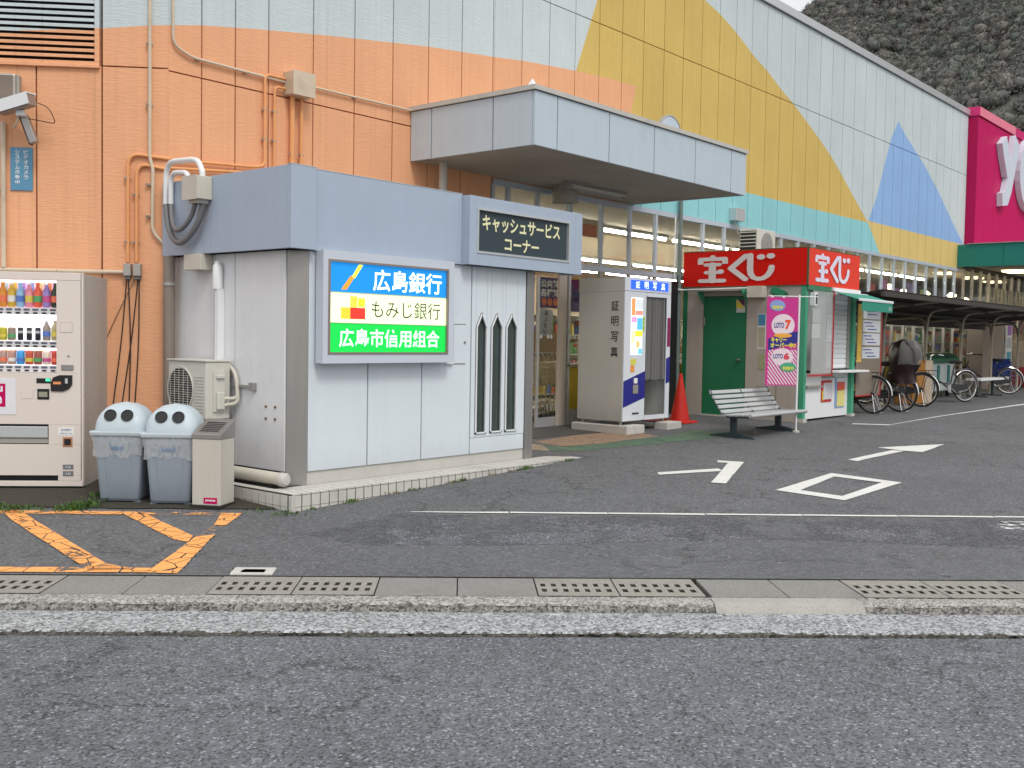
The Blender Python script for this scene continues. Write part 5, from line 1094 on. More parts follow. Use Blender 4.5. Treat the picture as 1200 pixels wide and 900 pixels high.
pz = kk('poster', 10.56, 10.93, KY0+.05, KY0+.058, .27, .76, mat('poster_blue', (.25, .38, .62), .5, var=.1)); kk('poster_sheet', 10.63, 10.92, KY0+.044, KY0+.049, .55, .68, mat('poster_b', (.70, .12, .07), .5, var=.4, vscale=25), p=pz); kk('poster_sheet', 10.63, 10.92, KY0+.044, KY0+.049, .29, .545, mat('poster_c', (.75, .68, .25), .5, var=.3, vscale=25), p=pz); kk('poster_sheet', 10.60, 10.92, KY0+.044, KY0+.049, .69, .75, m_paperw, p=pz)
for a, b in ((9.42, 9.98), (10.04, 10.42)): kk('leaflet_rail', a, b, KY0+.0, KY0+.058, .62 if a < 10 else .76, .65 if a < 10 else .79, m_alud)
# awning
aw = kk('awning_case', 10.15, 11.35, KY0-.13, KY0-.061, 2.055, 2.11, m_wpaint, bevel=.008)
MB().prism([(KY0-.13, 2.10), (KY0-.50, 1.985), (KY0-.50, 1.978), (KY0-.13, 2.092)], 'x', 10.02, 11.38).build('awning_cloth', mat('valance_green', (.03, .26, .19), .7, var=.08), ks)
kk('awning_bar', 10.02, 11.38, KY0-.54, KY0-.501, 1.955, 1.995, m_wpaint, bevel=.006); kk('awning_valance', 10.10, 11.36, KY0-.53, KY0-.524, 1.81, 1.954, mat('valance_green', (.03, .26, .19), .7, var=.08)); text('宝くじ', .12, .06, (11.26, KY0-.533, 1.87), m_wpaint, ks, bold=.02)
# speaker, floodlight, beige box on the side wall
kk('meter_box', KX0-.16, KX0-.002, -1.60, -1.34, 1.985, 2.16, m_cream, bevel=.006)
MB(Matrix.Translation((KX0-.12, -1.86, 2.05)) @ Matrix.Rotation(R(22), 4, 'X') @ Matrix.Rotation(R(15), 4, 'Y')).box(-.08, .08, -.11, .11, -.06, .055).build('floodlight', m_green, ks, bevel=.008)
kk('speaker', 9.36, 9.46, KY0-.10, KY0-.02, 1.86, 2.06, m_wpaint, bevel=.008); kk('speaker_grille', 9.385, 9.44, KY0-.104, KY0-.101, 1.89, 2.03, m_dark)
tb('gutter_pipe', roundpath([(9.14, -.05, 2.13), (KX0-.04, -.13, 2.125), (KX0-.04, -1.36, 2.14)], .05), .013, m_wpaint, ks)
pw_ = kk('wall_poster', KX0-.005, KX0-.001, -1.60, -1.46, 1.20, 1.74, m_paperw); kk('poster_sheet', KX0-.0075, KX0-.0055, -1.59, -1.47, 1.56, 1.73, mat('poster_d', (.08, .30, .50), .5, var=.3, vscale=20), p=pw_); kk('poster_sheet', KX0-.0075, KX0-.0055, -1.59, -1.47, 1.22, 1.53, mat('poster_e', (.42, .40, .30), .5, var=.4, vscale=30), p=pw_)
kk('wall_poster', KX0-.005, KX0-.001, -1.60, -1.50, .88, 1.12, mat('poster_f', (.35, .38, .22), .5, var=.4, vscale=30)); kk('wall_poster', KX0-.005, KX0-.001, -1.62, -1.47, .60, .63, m_alud)
# folding screen to the right of the kiosk
scn = thing('notice_screen', 'red-edged brown screen covered with pasted notices right of the kiosk', 'screen', (11.22, KY0, .42))
bx('screen_panel', 11.235, 12.28, KY0-.01, KY0, .45, 1.96, mat('screen_brown', (.24, .20, .16), .3, var=.08), scn)
for a in ((11.235, 12.30, KY0-.016, KY0+.004, .428, .449), (12.281, 12.305, KY0-.016, KY0+.004, .45, 1.97)): bx('edge_strip', *a, m_redf, scn)
bx('notice_strip', 11.24, 11.42, KY0-.0135, KY0-.0105, 1.0, 1.96, mat('notice_yel', (.70, .45, .08), .5, var=.5, vscale=9), scn)
for z0, z1 in ((1.72, 1.95), (1.50, 1.70), (1.28, 1.48), (1.06, 1.25)):
    q = bx('notice', 11.45, 12.22, KY0-.0135, KY0-.0105, z0, z1, mat('notice_paper', (.58, .60, .63), .6, var=.12, vscale=15), scn)
    for k in range(3): bx('text_line', 11.5+.08*k, 11.85+.1*k, KY0-.0155, KY0-.014, z1-.05-.055*k, z1-.035-.055*k, m_bluei, q)
# things on the kiosk roof and on the facade above
t = thing('outdoor_unit', 'outdoor air conditioner unit sitting on the kiosk roof', 'air conditioner', (11.2, -.45, 2.64))
MB().box(10.80, 11.50, -.62, -.30, 2.70, 3.24).build('casing', m_acw, t, bevel=.01)
MB().box(10.785, 10.799, -.60, -.32, 2.74, 3.20).build('fin_back', m_black, t)
for k in range(8): MB().box(10.775, 10.784, -.61, -.31, 2.75+.06*k, 2.765+.06*k).build('fin', m_acw, t)
MB().box(10.79, 10.83, -.632, -.621, 2.72, 3.22).build('edge', m_acw, t)
MB().lathe([(0, -.628), (.2, -.628), (.212, -.626), (.215, -.6205)], (11.18, 0, 2.98), 30, 'y').build('fan_grille', mat('fan_grey', (.24, .24, .23), .6), t)
for k in range(5): MB().lathe([(.035+.036*k, -.633), (.043+.036*k, -.633)], (11.18, 0, 2.98), 30, 'y', False).build('grille_ring', m_acw, t)
for x in (10.9, 11.4): bx('stand', x-.02, x+.02, -.6, -.32, 2.641, 2.699, m_alud, t)
t = thing('wall_box', 'small grey box fixed on the teal band above the kiosk', 'junction box', (11.1, -.05, 3.5)); MB().box(10.95, 11.28, -.14, -.002, 3.42, 3.64).build('box', m_alu, t, bevel=.004); tb('cable', roundpath([(11.05, -.06, 3.42), (11.1, -.10, 3.2), (11.45, -.2, 2.75)], .1), .012, m_alud, t, n=6)
pipe('tall dark grey downpipe on the facade left of the kiosk', [(9.24, -.06, 3.60), (9.24, -.06, .08)], .035, mat('pipe_slate', (.16, .20, .19), .5, var=.1, streak=.1))
pipe('thin white pipe beside the tall downpipe curving towards the kiosk', [(9.10, -.05, 3.3), (9.10, -.05, 2.14), (9.2, -.12, 2.13)], .012, m_wpaint)
o = MB().box(8.78, 9.14, -.10, -.03, .1, 2.26).build('dark_door_recess', m_black, None); tag(o, 'narrow black gap between glazing and kiosk', 'recess')
# ------------------------------------------------------------------ bench
bn = thing('bench', 'grey metal bench with slatted back beside the green kiosk door', 'bench', (7.44, -2.45, .06))
m_bs = mat('bench_slat', (.40, .42, .43), .5, var=.1, streak=.05, dirt=.12); m_bf = mat('bench_frame', (.04, .06, .07), .5, var=.1)
sx0_, sx1_ = 6.60, 8.26
for k in range(5):
    f = k/4; y = -2.33+.17*f; z = .385+.245*f; M = Matrix.Translation((0, y, z)) @ Matrix.Rotation(R(-30), 4, 'X')
    MB(M).box(sx0_, sx1_, -.011, .011, -.026, .026).build('back_slat', m_bs, bn, bevel=.006)
for k in range(5): MB().box(sx0_, sx1_, -2.735+.082*k, -2.662+.082*k, .345-.004*k, .369-.004*k).build('seat_slat', m_bs, bn, bevel=.006)
MB().lathe([(.024, 0), (.024, sx1_-sx0_)], (sx0_, -2.75, .352), 14, 'x').build('front_rail', m_bs, bn, smooth=True)
for x in (sx0_+.02, (sx0_+sx1_)/2, sx1_-.02):
    MB().tube(roundpath([(x, -2.76, .34), (x, -2.40, .325), (x, -2.30, .40), (x, -2.14, .67)], .1), .016, 8).build('side_frame', m_bf, bn, smooth=True)
for x in (6.78, 8.08):
    l = MB().box(x-.028, x+.028, -2.46, -2.38, .10, .33).build('leg', m_bf, bn, bevel=.004)
    MB().prism([(-2.74, .045+gxy(x, -2.5)-.05), (-2.08, .045+gxy(x, -2.5)-.05), (-2.10, .075+gxy(x, -2.5)-.05), (-2.38, .12+gxy(x, -2.5)-.05), (-2.46, .12+gxy(x, -2.5)-.05), (-2.72, .07+gxy(x, -2.5)-.05)], 'x', x-.03, x+.03).build('foot', m_bf, bn)
    MB().box(x-.025, x+.025, -2.70, -2.30, .318, .334).build('seat_bracket', m_bf, bn)
# ------------------------------------------------------------------ lottery banner on a pole
BA = CA+R(6)
bp_ = thing('banner', 'tall magenta lottery banner on white pole beside the bench', 'banner', (8.03, -2.71, gxy(8.03, -2.71)), BA)
MB().tube([(0, 0, 0), (0, 0, 1.90)], .013, 10).build('pole', m_wpaint, bp_, False, smooth=True); MB().tube([(-.44, 0, 1.875), (.26, 0, 1.875)], .006, 8).build('cross_bar', m_wpaint, bp_, False)
MB().lathe([(.05, 0), (.05, .02), (.02, .03)], (0, 0, 0), 16).build('pole_base', m_concl, bp_, False)
def bb(n, x0, x1, z0, z1, m, lift, p=None): return MB().box(x0, x1, -.003-lift, -.001-lift, z0, z1).build(n, m, p or bp_, False)
m_mag = mat('banner_magenta', (.52, .03, .24), .7, var=.08)
cl = bb('cloth', -.46, -.015, .645, 1.86, m_mag, 0)
m_stp = mat('banner_pale', (.72, .60, .66), .7, var=.05)
for k in range(-9, 10):
    x0 = -.43+k*.046; pts = [(x0, 1.14), (x0+.022, 1.14), (x0+.022+.36, .66), (x0+.36, .66)]
    out = []
    lo, hi = -.428, -.017
    def cl_(poly, sgn, lim):
        o_ = []
        for i in range(len(poly)):
            a, b = poly[i-1], poly[i]; ia = sgn*(a[0]-lim) >= 0; ib = sgn*(b[0]-lim) >= 0
            if ia != ib: t_ = (lim-a[0])/(b[0]-a[0]); o_.append((lim, a[1]+t_*(b[1]-a[1])))
            if ib: o_.append(b)
        return o_
    pts = cl_(pts, 1, lo); pts = cl_(pts, -1, hi) if len(pts) > 2 else []
    if len(pts) > 2: MB().prism(pts, 'y', -.0055, -.0035).build('stripe', m_stp, cl, False)
def disc_(n, cx, cz, rx, rz, m, lift): return MB().prism([(cx+rx*math.cos(R(a)), cz+rz*math.sin(R(a))) for a in range(0, 360, 15)], 'y', -.004-lift, -.0025-lift).build(n, m, cl, False)
disc_('print', -.225, 1.475, .165, .155, m_stp, .002); text('LOTO', .14, .075, (-.28, -.0085, 1.475), mat('loto_navy', (.03, .05, .25), .6), cl, world=False, bold=.03); text('7', .085, .13, (-.155, -.0085, 1.485), mat('loto_red', (.70, .06, .01), .6), cl, world=False, bold=.05)
MB().prism([(-.43, 1.13), (-.015, 1.24), (-.015, 1.40), (-.43, 1.29)], 'y', -.0072, -.0065).build('print', m_navy, cl, False)
disc_('print', -.225, 1.335, .13, .030, mat('print_orange', (.75, .35, .04), .6), .004)
text('キャリー', .22, .075, (-.28, -.0085, 1.275), mat('print_yellow', (.75, .68, .05), .6), cl, world=False, bold=.04); text('オーバー中!!', .36, .075, (-.22, -.0085, 1.20), mat('print_yellow', (.75, .68, .05), .6), cl, world=False, bold=.04)
disc_('print', -.225, 1.04, .155, .12, m_stp, .002); text('LOTO', .14, .065, (-.285, -.0085, 1.05), mat('loto_navy', (.03, .05, .25), .6), cl, world=False, bold=.03); text('6', .08, .095, (-.165, -.0085, 1.05), mat('loto_red2', (.65, .03, .06), .6), cl, world=False, bold=.05)
disc_('print', -.14, .90, .115, .065, m_mint, .004); text('発売中', .16, .05, (-.14, -.0095, .885), mat('print_yellow', (.75, .68, .05), .6), cl, world=False, bold=.03)
disc_('print', -.31, 1.745, .11, .075, mat('print_blue', (.22, .32, .60), .6), .002); text('発売中', .15, .05, (-.31, -.0085, 1.72), mat('print_yellow', (.75, .68, .05), .6), cl, world=False, bold=.03)
for z in (1.86, 1.72, 1.52, 1.26, 1.05, .78): bb('loop', -.016, .014, z-.012, z+.004, m_wpaint, .001)
for x in (-.40, -.24): bb('loop', x, x+.03, 1.855, 1.882, m_wpaint, .001)

# ------------------------------------------------------------------ bicycle shelter
sh_ = thing('bicycle_shelter', 'dark corrugated bicycle shelter roof on curved beige steel posts', 'shelter', (16.9, -1.45, .12))
rf = MB(); xs = np.arange(11.5, 24.6, .038); vs = []
for i, x in enumerate(xs):
    w = .012*math.sin(i*math.pi/1.0+math.pi/2)
    vs += [(x, -2.55, 2.195+w), (x, -1.5, 2.03+w), (x, -.42, 1.90+w)]
rf.add(vs, [f for i in range(len(xs)-1) for f in ((3*i, 3*i+1, 3*i+4, 3*i+3), (3*i+1, 3*i+2, 3*i+5, 3*i+4))]).build('roof_sheet', m_shelter, sh_, smooth='keep')
bx('front_beam', 11.5, 24.6, -2.58, -2.52, 2.09, 2.175, m_shelter, sh_); bx('back_beam', 11.5, 24.6, -.46, -.42, 1.74, 1.885, m_shelter, sh_)
for y, z in ((-2.0, 2.06), (-1.2, 1.94)): bx('purlin', 11.5, 24.6, y-.02, y+.02, z-.03, z+.02, m_shelter, sh_)
for x in (14.5, 16.9, 19.25, 21.6, 23.95):
    p = tb('post', [(x, -1.45, .1), (x, -1.45, 1.6)], .038, m_post, sh_); tb('brace', roundpath([(x, -1.45, 1.55), (x, -1.50, 2.02), (x, -2.50, 2.12)], .35, 8), .030, m_post, sh_); tb('brace', roundpath([(x+.05, -1.43, 1.5), (x+.05, -1.38, 1.90), (x+.05, -.55, 1.83)], .3, 8), .028, m_post, sh_)
    bx('base_plate', x-.07, x+.07, -1.52, -1.38, .121, .135, m_steel, sh_)

# ------------------------------------------------------------------ bicycles
m_rim = mat('rim_metal', (.55, .55, .56), .3, .8, var=.05)
def build_bike(label, group):
    t = thing('bicycle', label, 'bicycle', (0, 0, 0), 0, group)
    WR = .325; D = 1.12
    for x in (0, D):
        tr = MB(); rg = []
        n, k = 36, 8
        for i in range(n):
            a = 2*math.pi*i/n
            for j in range(k):
                b = 2*math.pi*j/k; r = WR-.017+.017*math.cos(b); rg.append((x+r*math.cos(a), .017*math.sin(b), WR+r*math.sin(a)))
        tr.add(rg, [(i*k+j, ((i+1) % n)*k+j, ((i+1) % n)*k+(j+1) % k, i*k+(j+1) % k) for i in range(n) for j in range(k)])
        w = tr.build('wheel', m_rubber, t, False, smooth=True)
        r2 = MB(); rg = [] 
        for i in range(n):
            a = 2*math.pi*i/n
            for rr_, yy in ((WR-.034, -.010), (WR-.034, .010), (WR-.05, .006), (WR-.05, -.006)): rg.append((x+rr_*math.cos(a), yy, WR+rr_*math.sin(a)))
        r2.add(rg, [(i*4+j, ((i+1) % n)*4+j, ((i+1) % n)*4+(j+1) % 4, i*4+(j+1) % 4) for i in range(n) for j in range(4)]).build('rim', m_rim, w, False)
        sp_ = MB()
        for i in range(28):
            a = 2*math.pi*i/28; sp_.tube([(x+.02*math.cos(a+.9), .015*(-1)**i, WR+.02*math.sin(a+.9)), (x+(WR-.045)*math.cos(a), 0, WR+(WR-.045)*math.sin(a))], .0013, 3, False)
        sp_.build('spokes', m_rim, w, False); MB().tube([(x, -.04, WR), (x, .04, WR)], .022, 10).build('hub', m_rim, w, False)
        MB().tube([(x+(WR+.012)*math.cos(R(a)), 0, WR+(WR+.012)*math.sin(R(a))) for a in (range(45, 185, 8) if x == 0 else range(20, 150, 8))], .014, 6).build('mudguard', m_chrome if x == 0 else m_bframe, t, False, smooth=True)
    fr = MB()
    for pts, r in (([(.42, 0, .30), (D-.10, 0, .62), (D-.16, 0, .80)], .017), ([(.44, 0, .38), (.70, 0, .42), (D-.13, 0, .70)], .014), ([(.42, 0, .28), (.30, 0, .78)], .016), ([(0, -.05, WR), (.42, -.02, .28)], .010), ([(0, .05, WR), (.42, .02, .28)], .010), ([(0, -.05, WR), (.335, -.02, .62)], .008), ([(0, .05, WR), (.335, .02, .62)], .008)): fr.tube(roundpath(pts, .1), r, 8)
    fr.build('frame', m_bframe, t, False, smooth=True)
    MB().tube([(D-.16, 0, .74), (D-.20, 0, .95)], .014, 8).tube(roundpath([(D-.30, -.26, .97), (D-.16, -.18, 1.0), (D-.20, 0, .96), (D-.16, .18, 1.0), (D-.30, .26, .97)], .08), .011, 8).build('handlebar', m_chrome, t, False, smooth=True)
    for s in (-1, 1): MB().tube([(D-.42, s*.27, .965), (D-.29, s*.26, .97)], .016, 8).build('grip', m_rubber, t, False)
    for s in (-1, 1): MB().tube(roundpath([(D, s*.05, WR), (D-.09, s*.045, .60), (D-.13, s*.03, .70)], .1), .010, 8).build('fork', m_bframe, t, False, smooth=True)
    sd = MB(); sd.lathe([(0, .0), (.10, .0), (.125, .03), (.115, .06), (.06, .075), (0, .077)], (0, 0, 0), 20); 
    for v in sd.v: v.x = v.x*1.15*(1.0 if v.x < 0 else 1.25) ; v.y *= .95 if v.x < 0 else max(.35, .95-v.x*4); v.x += .28; v.z += .80
    sd.build('saddle', m_rubber, t, False, smooth=True); MB().tube([(.30, 0, .74), (.285, 0, .82)], .013, 8).build('seat_post', m_chrome, t, False)
    rk = MB()
    for s in (-1, 0, 1): rk.tube([(-.28, s*.05, .70), (.22, s*.05, .70)], .006, 6)
    for s in (-1, 1): rk.tube([(0, s*.06, WR), (-.1, s*.06, .70)], .006, 6)
    rk.tube([(-.28, -.05, .70), (-.28, .05, .70)], .006, 6); rk.build('rack', m_bframe, t, False)
    MB().tube(roundpath([(-.02, -.07, WR), (-.10, -.12, .02), (-.10, .12, .02), (-.02, .07, WR)], .03), .008, 6).build('stand', m_chrome, t, False)
    cg = MB().lathe([(0, -.01), (.095, -.01), (.095, .01), (0, .01)], (.42, .05, .29), 20, 'y'); cg.build('chain_wheel', m_rim, t, False); MB().prism([(-.05, .36), (.42, .385), (.42, .20), (-.05, .29)], 'y', .055, .065).build('chain_guard', m_bframe, t, False)
    for s, a in ((-1, 40), (1, 220)):
        px_, pz_ = .42+.17*math.cos(R(a)), .29+.17*math.sin(R(a)); MB().tube([(.42, s*.07, .29), (px_, s*.08, pz_)], .009, 6).build('crank', m_rim, t, False); MB().box(px_-.045, px_+.045, s*.09-.03+s*.02, s*.09+.03+s*.02, pz_-.012, pz_+.012).build('pedal', m_rubber, t, False)
    bk_ = MB(); 
    for a, b in (((-.02), .02),): pass
    w0 = .16
    for k in range(7):
        z = .66+.04*k; e = .13+.006*k; x0 = D+.02; bk_.tube([(x0-.02, -e, z), (x0+.22+.01*k, -e, z), (x0+.22+.01*k, e, z), (x0-.02, e, z), (x0-.02, -e, z)], .0035, 4)
    for k in range(9):
        y = -.13+.0325*k; bk_.tube([(D, y, .66), (D+.22, y, .66), (D+.28, y*1.25, .90)], .003, 4)
    bk_.build('basket', m_alud, t, False)
    return t
b0 = build_bike('dark bicycle with its rear wheel and chrome mudguard nearest the notice screen', 'bicycles parked under the shelter')
def put(o, x, y, deg): o.location = (x, y, .12); o.rotation_euler = (0, R(0), R(deg)); ROOT[o.name] = Matrix.Translation((x, y, .12)) @ Matrix.Rotation(R(deg), 4, 'Z')
spots = [(11.95, -2.27+.0, 84, None), (12.80, -2.52+.1, 82, 'bicycle whose child seat wears a brown rain cover, second from the notice screen'), (14.75, -2.13, 88, 'black bicycle parked directly in front of the orange box'), (17.30, -2.16, 150, 'black bicycle parked side-on in front of the green and white trolley'), (22.1, -1.75, 120, 'bicycle farthest right, standing past the shelter bench')]
bikes = []
for i, (x, y, a, lab) in enumerate(spots):
    o = b0 if i == 0 else copy_tree(b0)
    if lab: o['label'] = lab
    put(o, x, y, a); bikes.append(o)
# rain cover over child seat (part of second bicycle)
cvM = Matrix()
cv = MB(); n = 20; prof_ = [(.0, .50, .19), (.04, .62, .20), (.02, .74, .19), (-.02, .84, .215), (-.04, .98, .225), (-.05, 1.10, .21), (-.05, 1.20, .17), (-.04, 1.255, .10), (-.03, 1.27, .01)]
n = 30
for z, (ox, zz, rr_) in enumerate(prof_):
    for j in range(n):
        a = 2*math.pi*j/n; fo = 1+.07*math.sin(5*a+z*1.3)+.05*math.sin(9*a-z*2.1)+random.uniform(-.02, .02); cv.v.append(Vector((-.05+ox+rr_*1.25*fo*math.cos(a), rr_*.95*fo*math.sin(a), zz+random.uniform(-.012, .012))))
cv.f = [(i*n+j, i*n+(j+1) % n, (i+1)*n+(j+1) % n, (i+1)*n+j) for i in range(len(prof_)-1) for j in range(n)]; cv.mi = [0]*len(cv.f)
m_cov = mat('rain_cover', (.022, .011, .012), .3, var=.3, vscale=12, bump=.5, bscale=14)
cv.mi = [1 if (q_ // n) >= 3 and (7 <= (q_ % n) <= 18) else 0 for q_ in range(len(cv.f))]
cvo = cv.build('rain_cover', [m_cov, film('hood_film', (.42, .42, .40), .30, .12)], bikes[1], False, smooth=True)
MB().box(-.16, .12, -.13, .13, .72, .80).box(.06, .12, -.12, .12, .801, 1.08).build('child_seat', m_rubber, bikes[1], False, bevel=.02)
for s in (-1, 1): MB().tube([(-.34, s*.16, .86), (-.30, s*.15, 1.08), (-.12, s*.13, 1.26), (.12, s*.12, 1.20), (.22, s*.14, .95)], .008, 6).build('hoop', m_rubber, cvo, False)
# orange box, trolley, small bench, far wheelchair
ob = thing('orange_box', 'tall orange cabinet with a pale edge standing behind bicycle wheels', 'cabinet', (15.4, -1.7, .12))
bx('body', 15.05, 15.72, -1.86, -1.5, .14, 1.0, mat('cabinet_orange', (.33, .14, .015), .6, var=.08, streak=.05), ob, bevel=.01); bx('side', 15.725, 16.15, -1.86, -1.5, .14, .99, mat('cabinet_cream', (.45, .36, .27), .6, var=.2, vscale=10), ob)
ct = thing('recycling_trolley', 'white trolley bin with curved dark green lid under the shelter', 'trolley', (18.6, -1.0, .12))
bx('body', 17.45, 19.9, -1.15, -.55, .26, .92, mat('trolley_white', (.55, .62, .60), .5, var=.08, vscale=3), ct, bevel=.03)
lid_ = MB(); pr = [(-1.22, .90), (-1.18, 1.02), (-1.0, 1.12), (-.75, 1.14), (-.52, 1.06), (-.50, .93)]; lid_.prism(pr, 'x', 17.35, 20.05); lid_.build('lid', mat('trolley_green', (.01, .12, .06), .3, var=.1, coat=.3), ct, bevel=.02)
for x in (17.9, 18.6, 19.3): bx('stripe', x, x+.14, -1.17, -1.152, .45, .85, mat('trolley_stripe', (.03, .22, .20), .5), ct)
for x in (17.6, 19.7): MB().lathe([(0, -.03), (.07, -.03), (.07, .03), (0, .03)], (x, -1.05, .19), 16, 'y').build('castor', m_rubber, ct)
sb_ = thing('low_bench', 'small white-topped bench beyond the side-on bicycle', 'bench', (20.3, -1.7, .12)); bx('seat', 19.5, 21.3, -1.85, -1.5, .50, .55, m_wpaint, sb_, bevel=.01)
for x in (19.8, 21.0): bx('leg', x-.03, x+.03, -1.70, -1.64, .13, .499, m_bf, sb_); bx('foot', x-.03, x+.03, -1.9, -1.45, .121, .15, m_bf, sb_)
wc = thing('wheelchair', 'blue folding wheelchair standing at the far right by the glazing', 'wheelchair', (23.6, -1.2, .12))
for y in (-1.45, -.95):
    MB().lathe([(.27, -.015), (.30, -.012), (.30, .012), (.27, .015), (.27, -.015)], (23.6, y, .42), 26, 'y', False).build('wheel', m_pipeg, wc); tb('frame', roundpath([(23.3, y+.03, .95), (23.5, y+.03, .90), (23.5, y+.03, .45), (24.0, y+.03, .42), (24.1, y+.03, .18)], .06), .014, m_chrome, wc)
bx('seat', 23.45, 23.9, -1.42, -.98, .52, .55, m_bluei, wc); bx('backrest', 23.42, 23.46, -1.42, -.98, .55, .98, m_bluei, wc)
for k, (x, c, z1, lab) in enumerate(((27.2, (.30, .03, .03), 1.45, 'dark red display stand under the teal canopy'), (28.6, (.04, .05, .18), 1.1, 'navy crate stack under the teal canopy'))):
    t = thing('display_stand', lab, 'stand', (x, -.6, .12)); bx('body', x, x+.9, -.9, -.4, .13, .7, mat('stand_%d' % k, c, .6, var=.2, vscale=6), t, bevel=.02); bx('top', x+.05, x+.85, -.85, -.45, .702, z1, mat('stand_top_%d' % k, (.40, .34, .28), .6, var=.4, vscale=6), t, bevel=.02)
t = thing('wall_poster', 'red framed food poster in the glazing under teal canopy', 'poster', (30, .2, 1.2)); bx('board', 29.4, 31.3, .15, .18, .9, 2.2, mat('poster_red', (.35, .03, .03), .5), t); bx('print', 29.5, 31.2, .145, .149, .95, 1.7, mat('poster_food', (.55, .32, .14), .5, var=.5, vscale=5), t)

# ------------------------------------------------------------------ inside the entrance and behind the glass
def make_cart(label):
    t = thing('shopping_cart', label, 'shopping cart', (0, 0, 0), 0, 'nested shopping carts inside the entrance')
    m = mat('cart_wire', (.55, .50, .42), .35, .5, var=.05)
    for s in (-1, 1): MB().tube(roundpath([(-.35, s*.2, .12), (.35, s*.24, .14), (.22, s*.24, .50), (.42, s*.24, .98), (.50, s*.24, 1.0)], .06), .012, 7).build('frame', m, t, False, smooth=True)
    MB().tube([(.49, -.24, 1.0), (.49, .24, 1.0)], .016, 8).build('handle', mat('cart_handle', (.15, .15, .15), .5), t, False)
    bk2 = MB()
    for k in range(6): z = .52+.07*k; e = .17+.012*k; bk2.tube([(-.30-.01*k, -e, z), (.36, -e-.02, z), (.36, e+.02, z), (-.30-.01*k, e, z), (-.30-.01*k, -e, z)], .004, 4)
    for k in range(10): y = -.17+.038*k; bk2.tube([(-.30, y, .52), (-.36, y*1.3, .88)], .003, 4)
    for k in range(12): x = -.30+.06*k; bk2.tube([(x, -.18, .52), (x, -.24, .88)], .003, 4); bk2.tube([(x, .18, .52), (x, .24, .88)], .003, 4)
    bk2.build('basket', m, t, False)
    sf_ = MB()
    for k in range(6): sf_.tube([(-.33+.13*k, -.2, .24), (-.33+.13*k, .2, .24)], .004, 4)
    sf_.build('lower_rack', m, t, False)
    for x in (-.33, .33):
        for s in (-1, 1): MB().lathe([(0, -.015), (.055, -.015), (.055, .015), (0, .015)], (x, s*.2, .057), 12, 'y').build('castor', m_rubber, t, False)
    return t
c0 = make_cart('shopping cart nested in the row just inside the sliding door')
for i in range(7):
    o = c0 if i == 0 else copy_tree(c0)
    o.location = (6.25+.24*i, .75+.10*i, .07); o.rotation_euler = (0, 0, R(200))
ROOT[c0.name] = Matrix()
for i in range(3):
    o = copy_tree(c0); o.location = (5.75+.05*i, 1.3+.35*i, .07); o.rotation_euler = (0, 0, R(95)); o['label'] = 'shopping cart seen through the gap left of the sliding door'; o['group'] = 'carts left of the sliding door'
t = thing('notice_board', 'brown board behind the sliding door above the carts', 'board', (7.3, 1.4, .9)); bx('board', 6.85, 7.9, 1.38, 1.42, .80, 1.42, mat('board_brown', (.30, .18, .09), .6, var=.1), t)
t = thing('door_notice', 'grey handwritten notice hanging behind the sliding door glass', 'notice', (6.0, .16, 1.5)); M = Matrix.Translation((6.03, .16, 1.53)) @ Matrix.Rotation(R(6), 4, 'Y')
MB(M).box(-.13, .15, -.002, .002, -.19, .19).build('sheet', mat('notice_grey', (.36, .35, .37), .7, var=.1, vscale=9), t)
for i, ch in enumerate('あぶない'): text(ch, .075, .07, M @ Vector((.0, -.004, .13-.085*i)), m_ink, t, bold=.03)
t = thing('hanging_banner', 'dark purple hanging banner about utility bill payment inside the entrance', 'banner', (8.0, 1.6, 2)); q = bx('cloth', 7.62, 8.75, 1.6, 1.61, 1.80, 2.30, mat('banner_purple', (.07, .025, .14), .6, var=.05), t)
text('公共料金', .62, .13, (8.02, 1.595, 2.20), m_wpaint, q, bold=.03); text('各種料金', .62, .13, (8.02, 1.595, 2.05), m_wpaint, q, bold=.03)
for k in range(4): MB().lathe([(0, 0), (.062, 0), (.062, .004)], (7.80+.15*k, 1.594, 1.90), 18, 'y').build('print', mat('banner_orange', (.75, .16, .05), .6), q)
t = thing('hanging_banner', 'small green and blue hanging banner right of the purple one', 'banner', (9.3, 2, 2)); q = bx('cloth', 9.05, 10.2, 2.0, 2.01, 1.78, 2.14, mat('banner_blue', (.05, .08, .22), .6, var=.1, vscale=8), t); bx('cloth', 9.05, 10.2, 2.0, 2.01, 2.16, 2.36, mat('banner_green', (.45, .45, .05), .6, var=.3, vscale=6), t)
t = thing('glass_poster', 'yellow-green and orange poster inside glass above the photo booth side', 'poster', (7.6, .1, 2.2)); bx('sheet', 7.16, 7.86, .10, .104, 1.90, 2.22, mat('poster_lime', (.45, .45, .10), .6, var=.08), t); bx('print', 7.2, 7.8, .095, .099, 2.12, 2.20, mat('poster_or', (.70, .35, .12), .6, var=.4, vscale=14), t)
t = thing('glass_poster', 'orange poster high in the upper windows beside the entrance canopy', 'poster', (7.2, .4, 3.0)); bx('sheet', 7.02, 7.75, .4, .404, 2.85, 3.12, mat('poster_peach', (.55, .40, .25), .6), t); bx('print', 7.1, 7.55, .395, .399, 2.86, 3.04, mat('poster_or2', (.60, .14, .04), .6, var=.2), t)
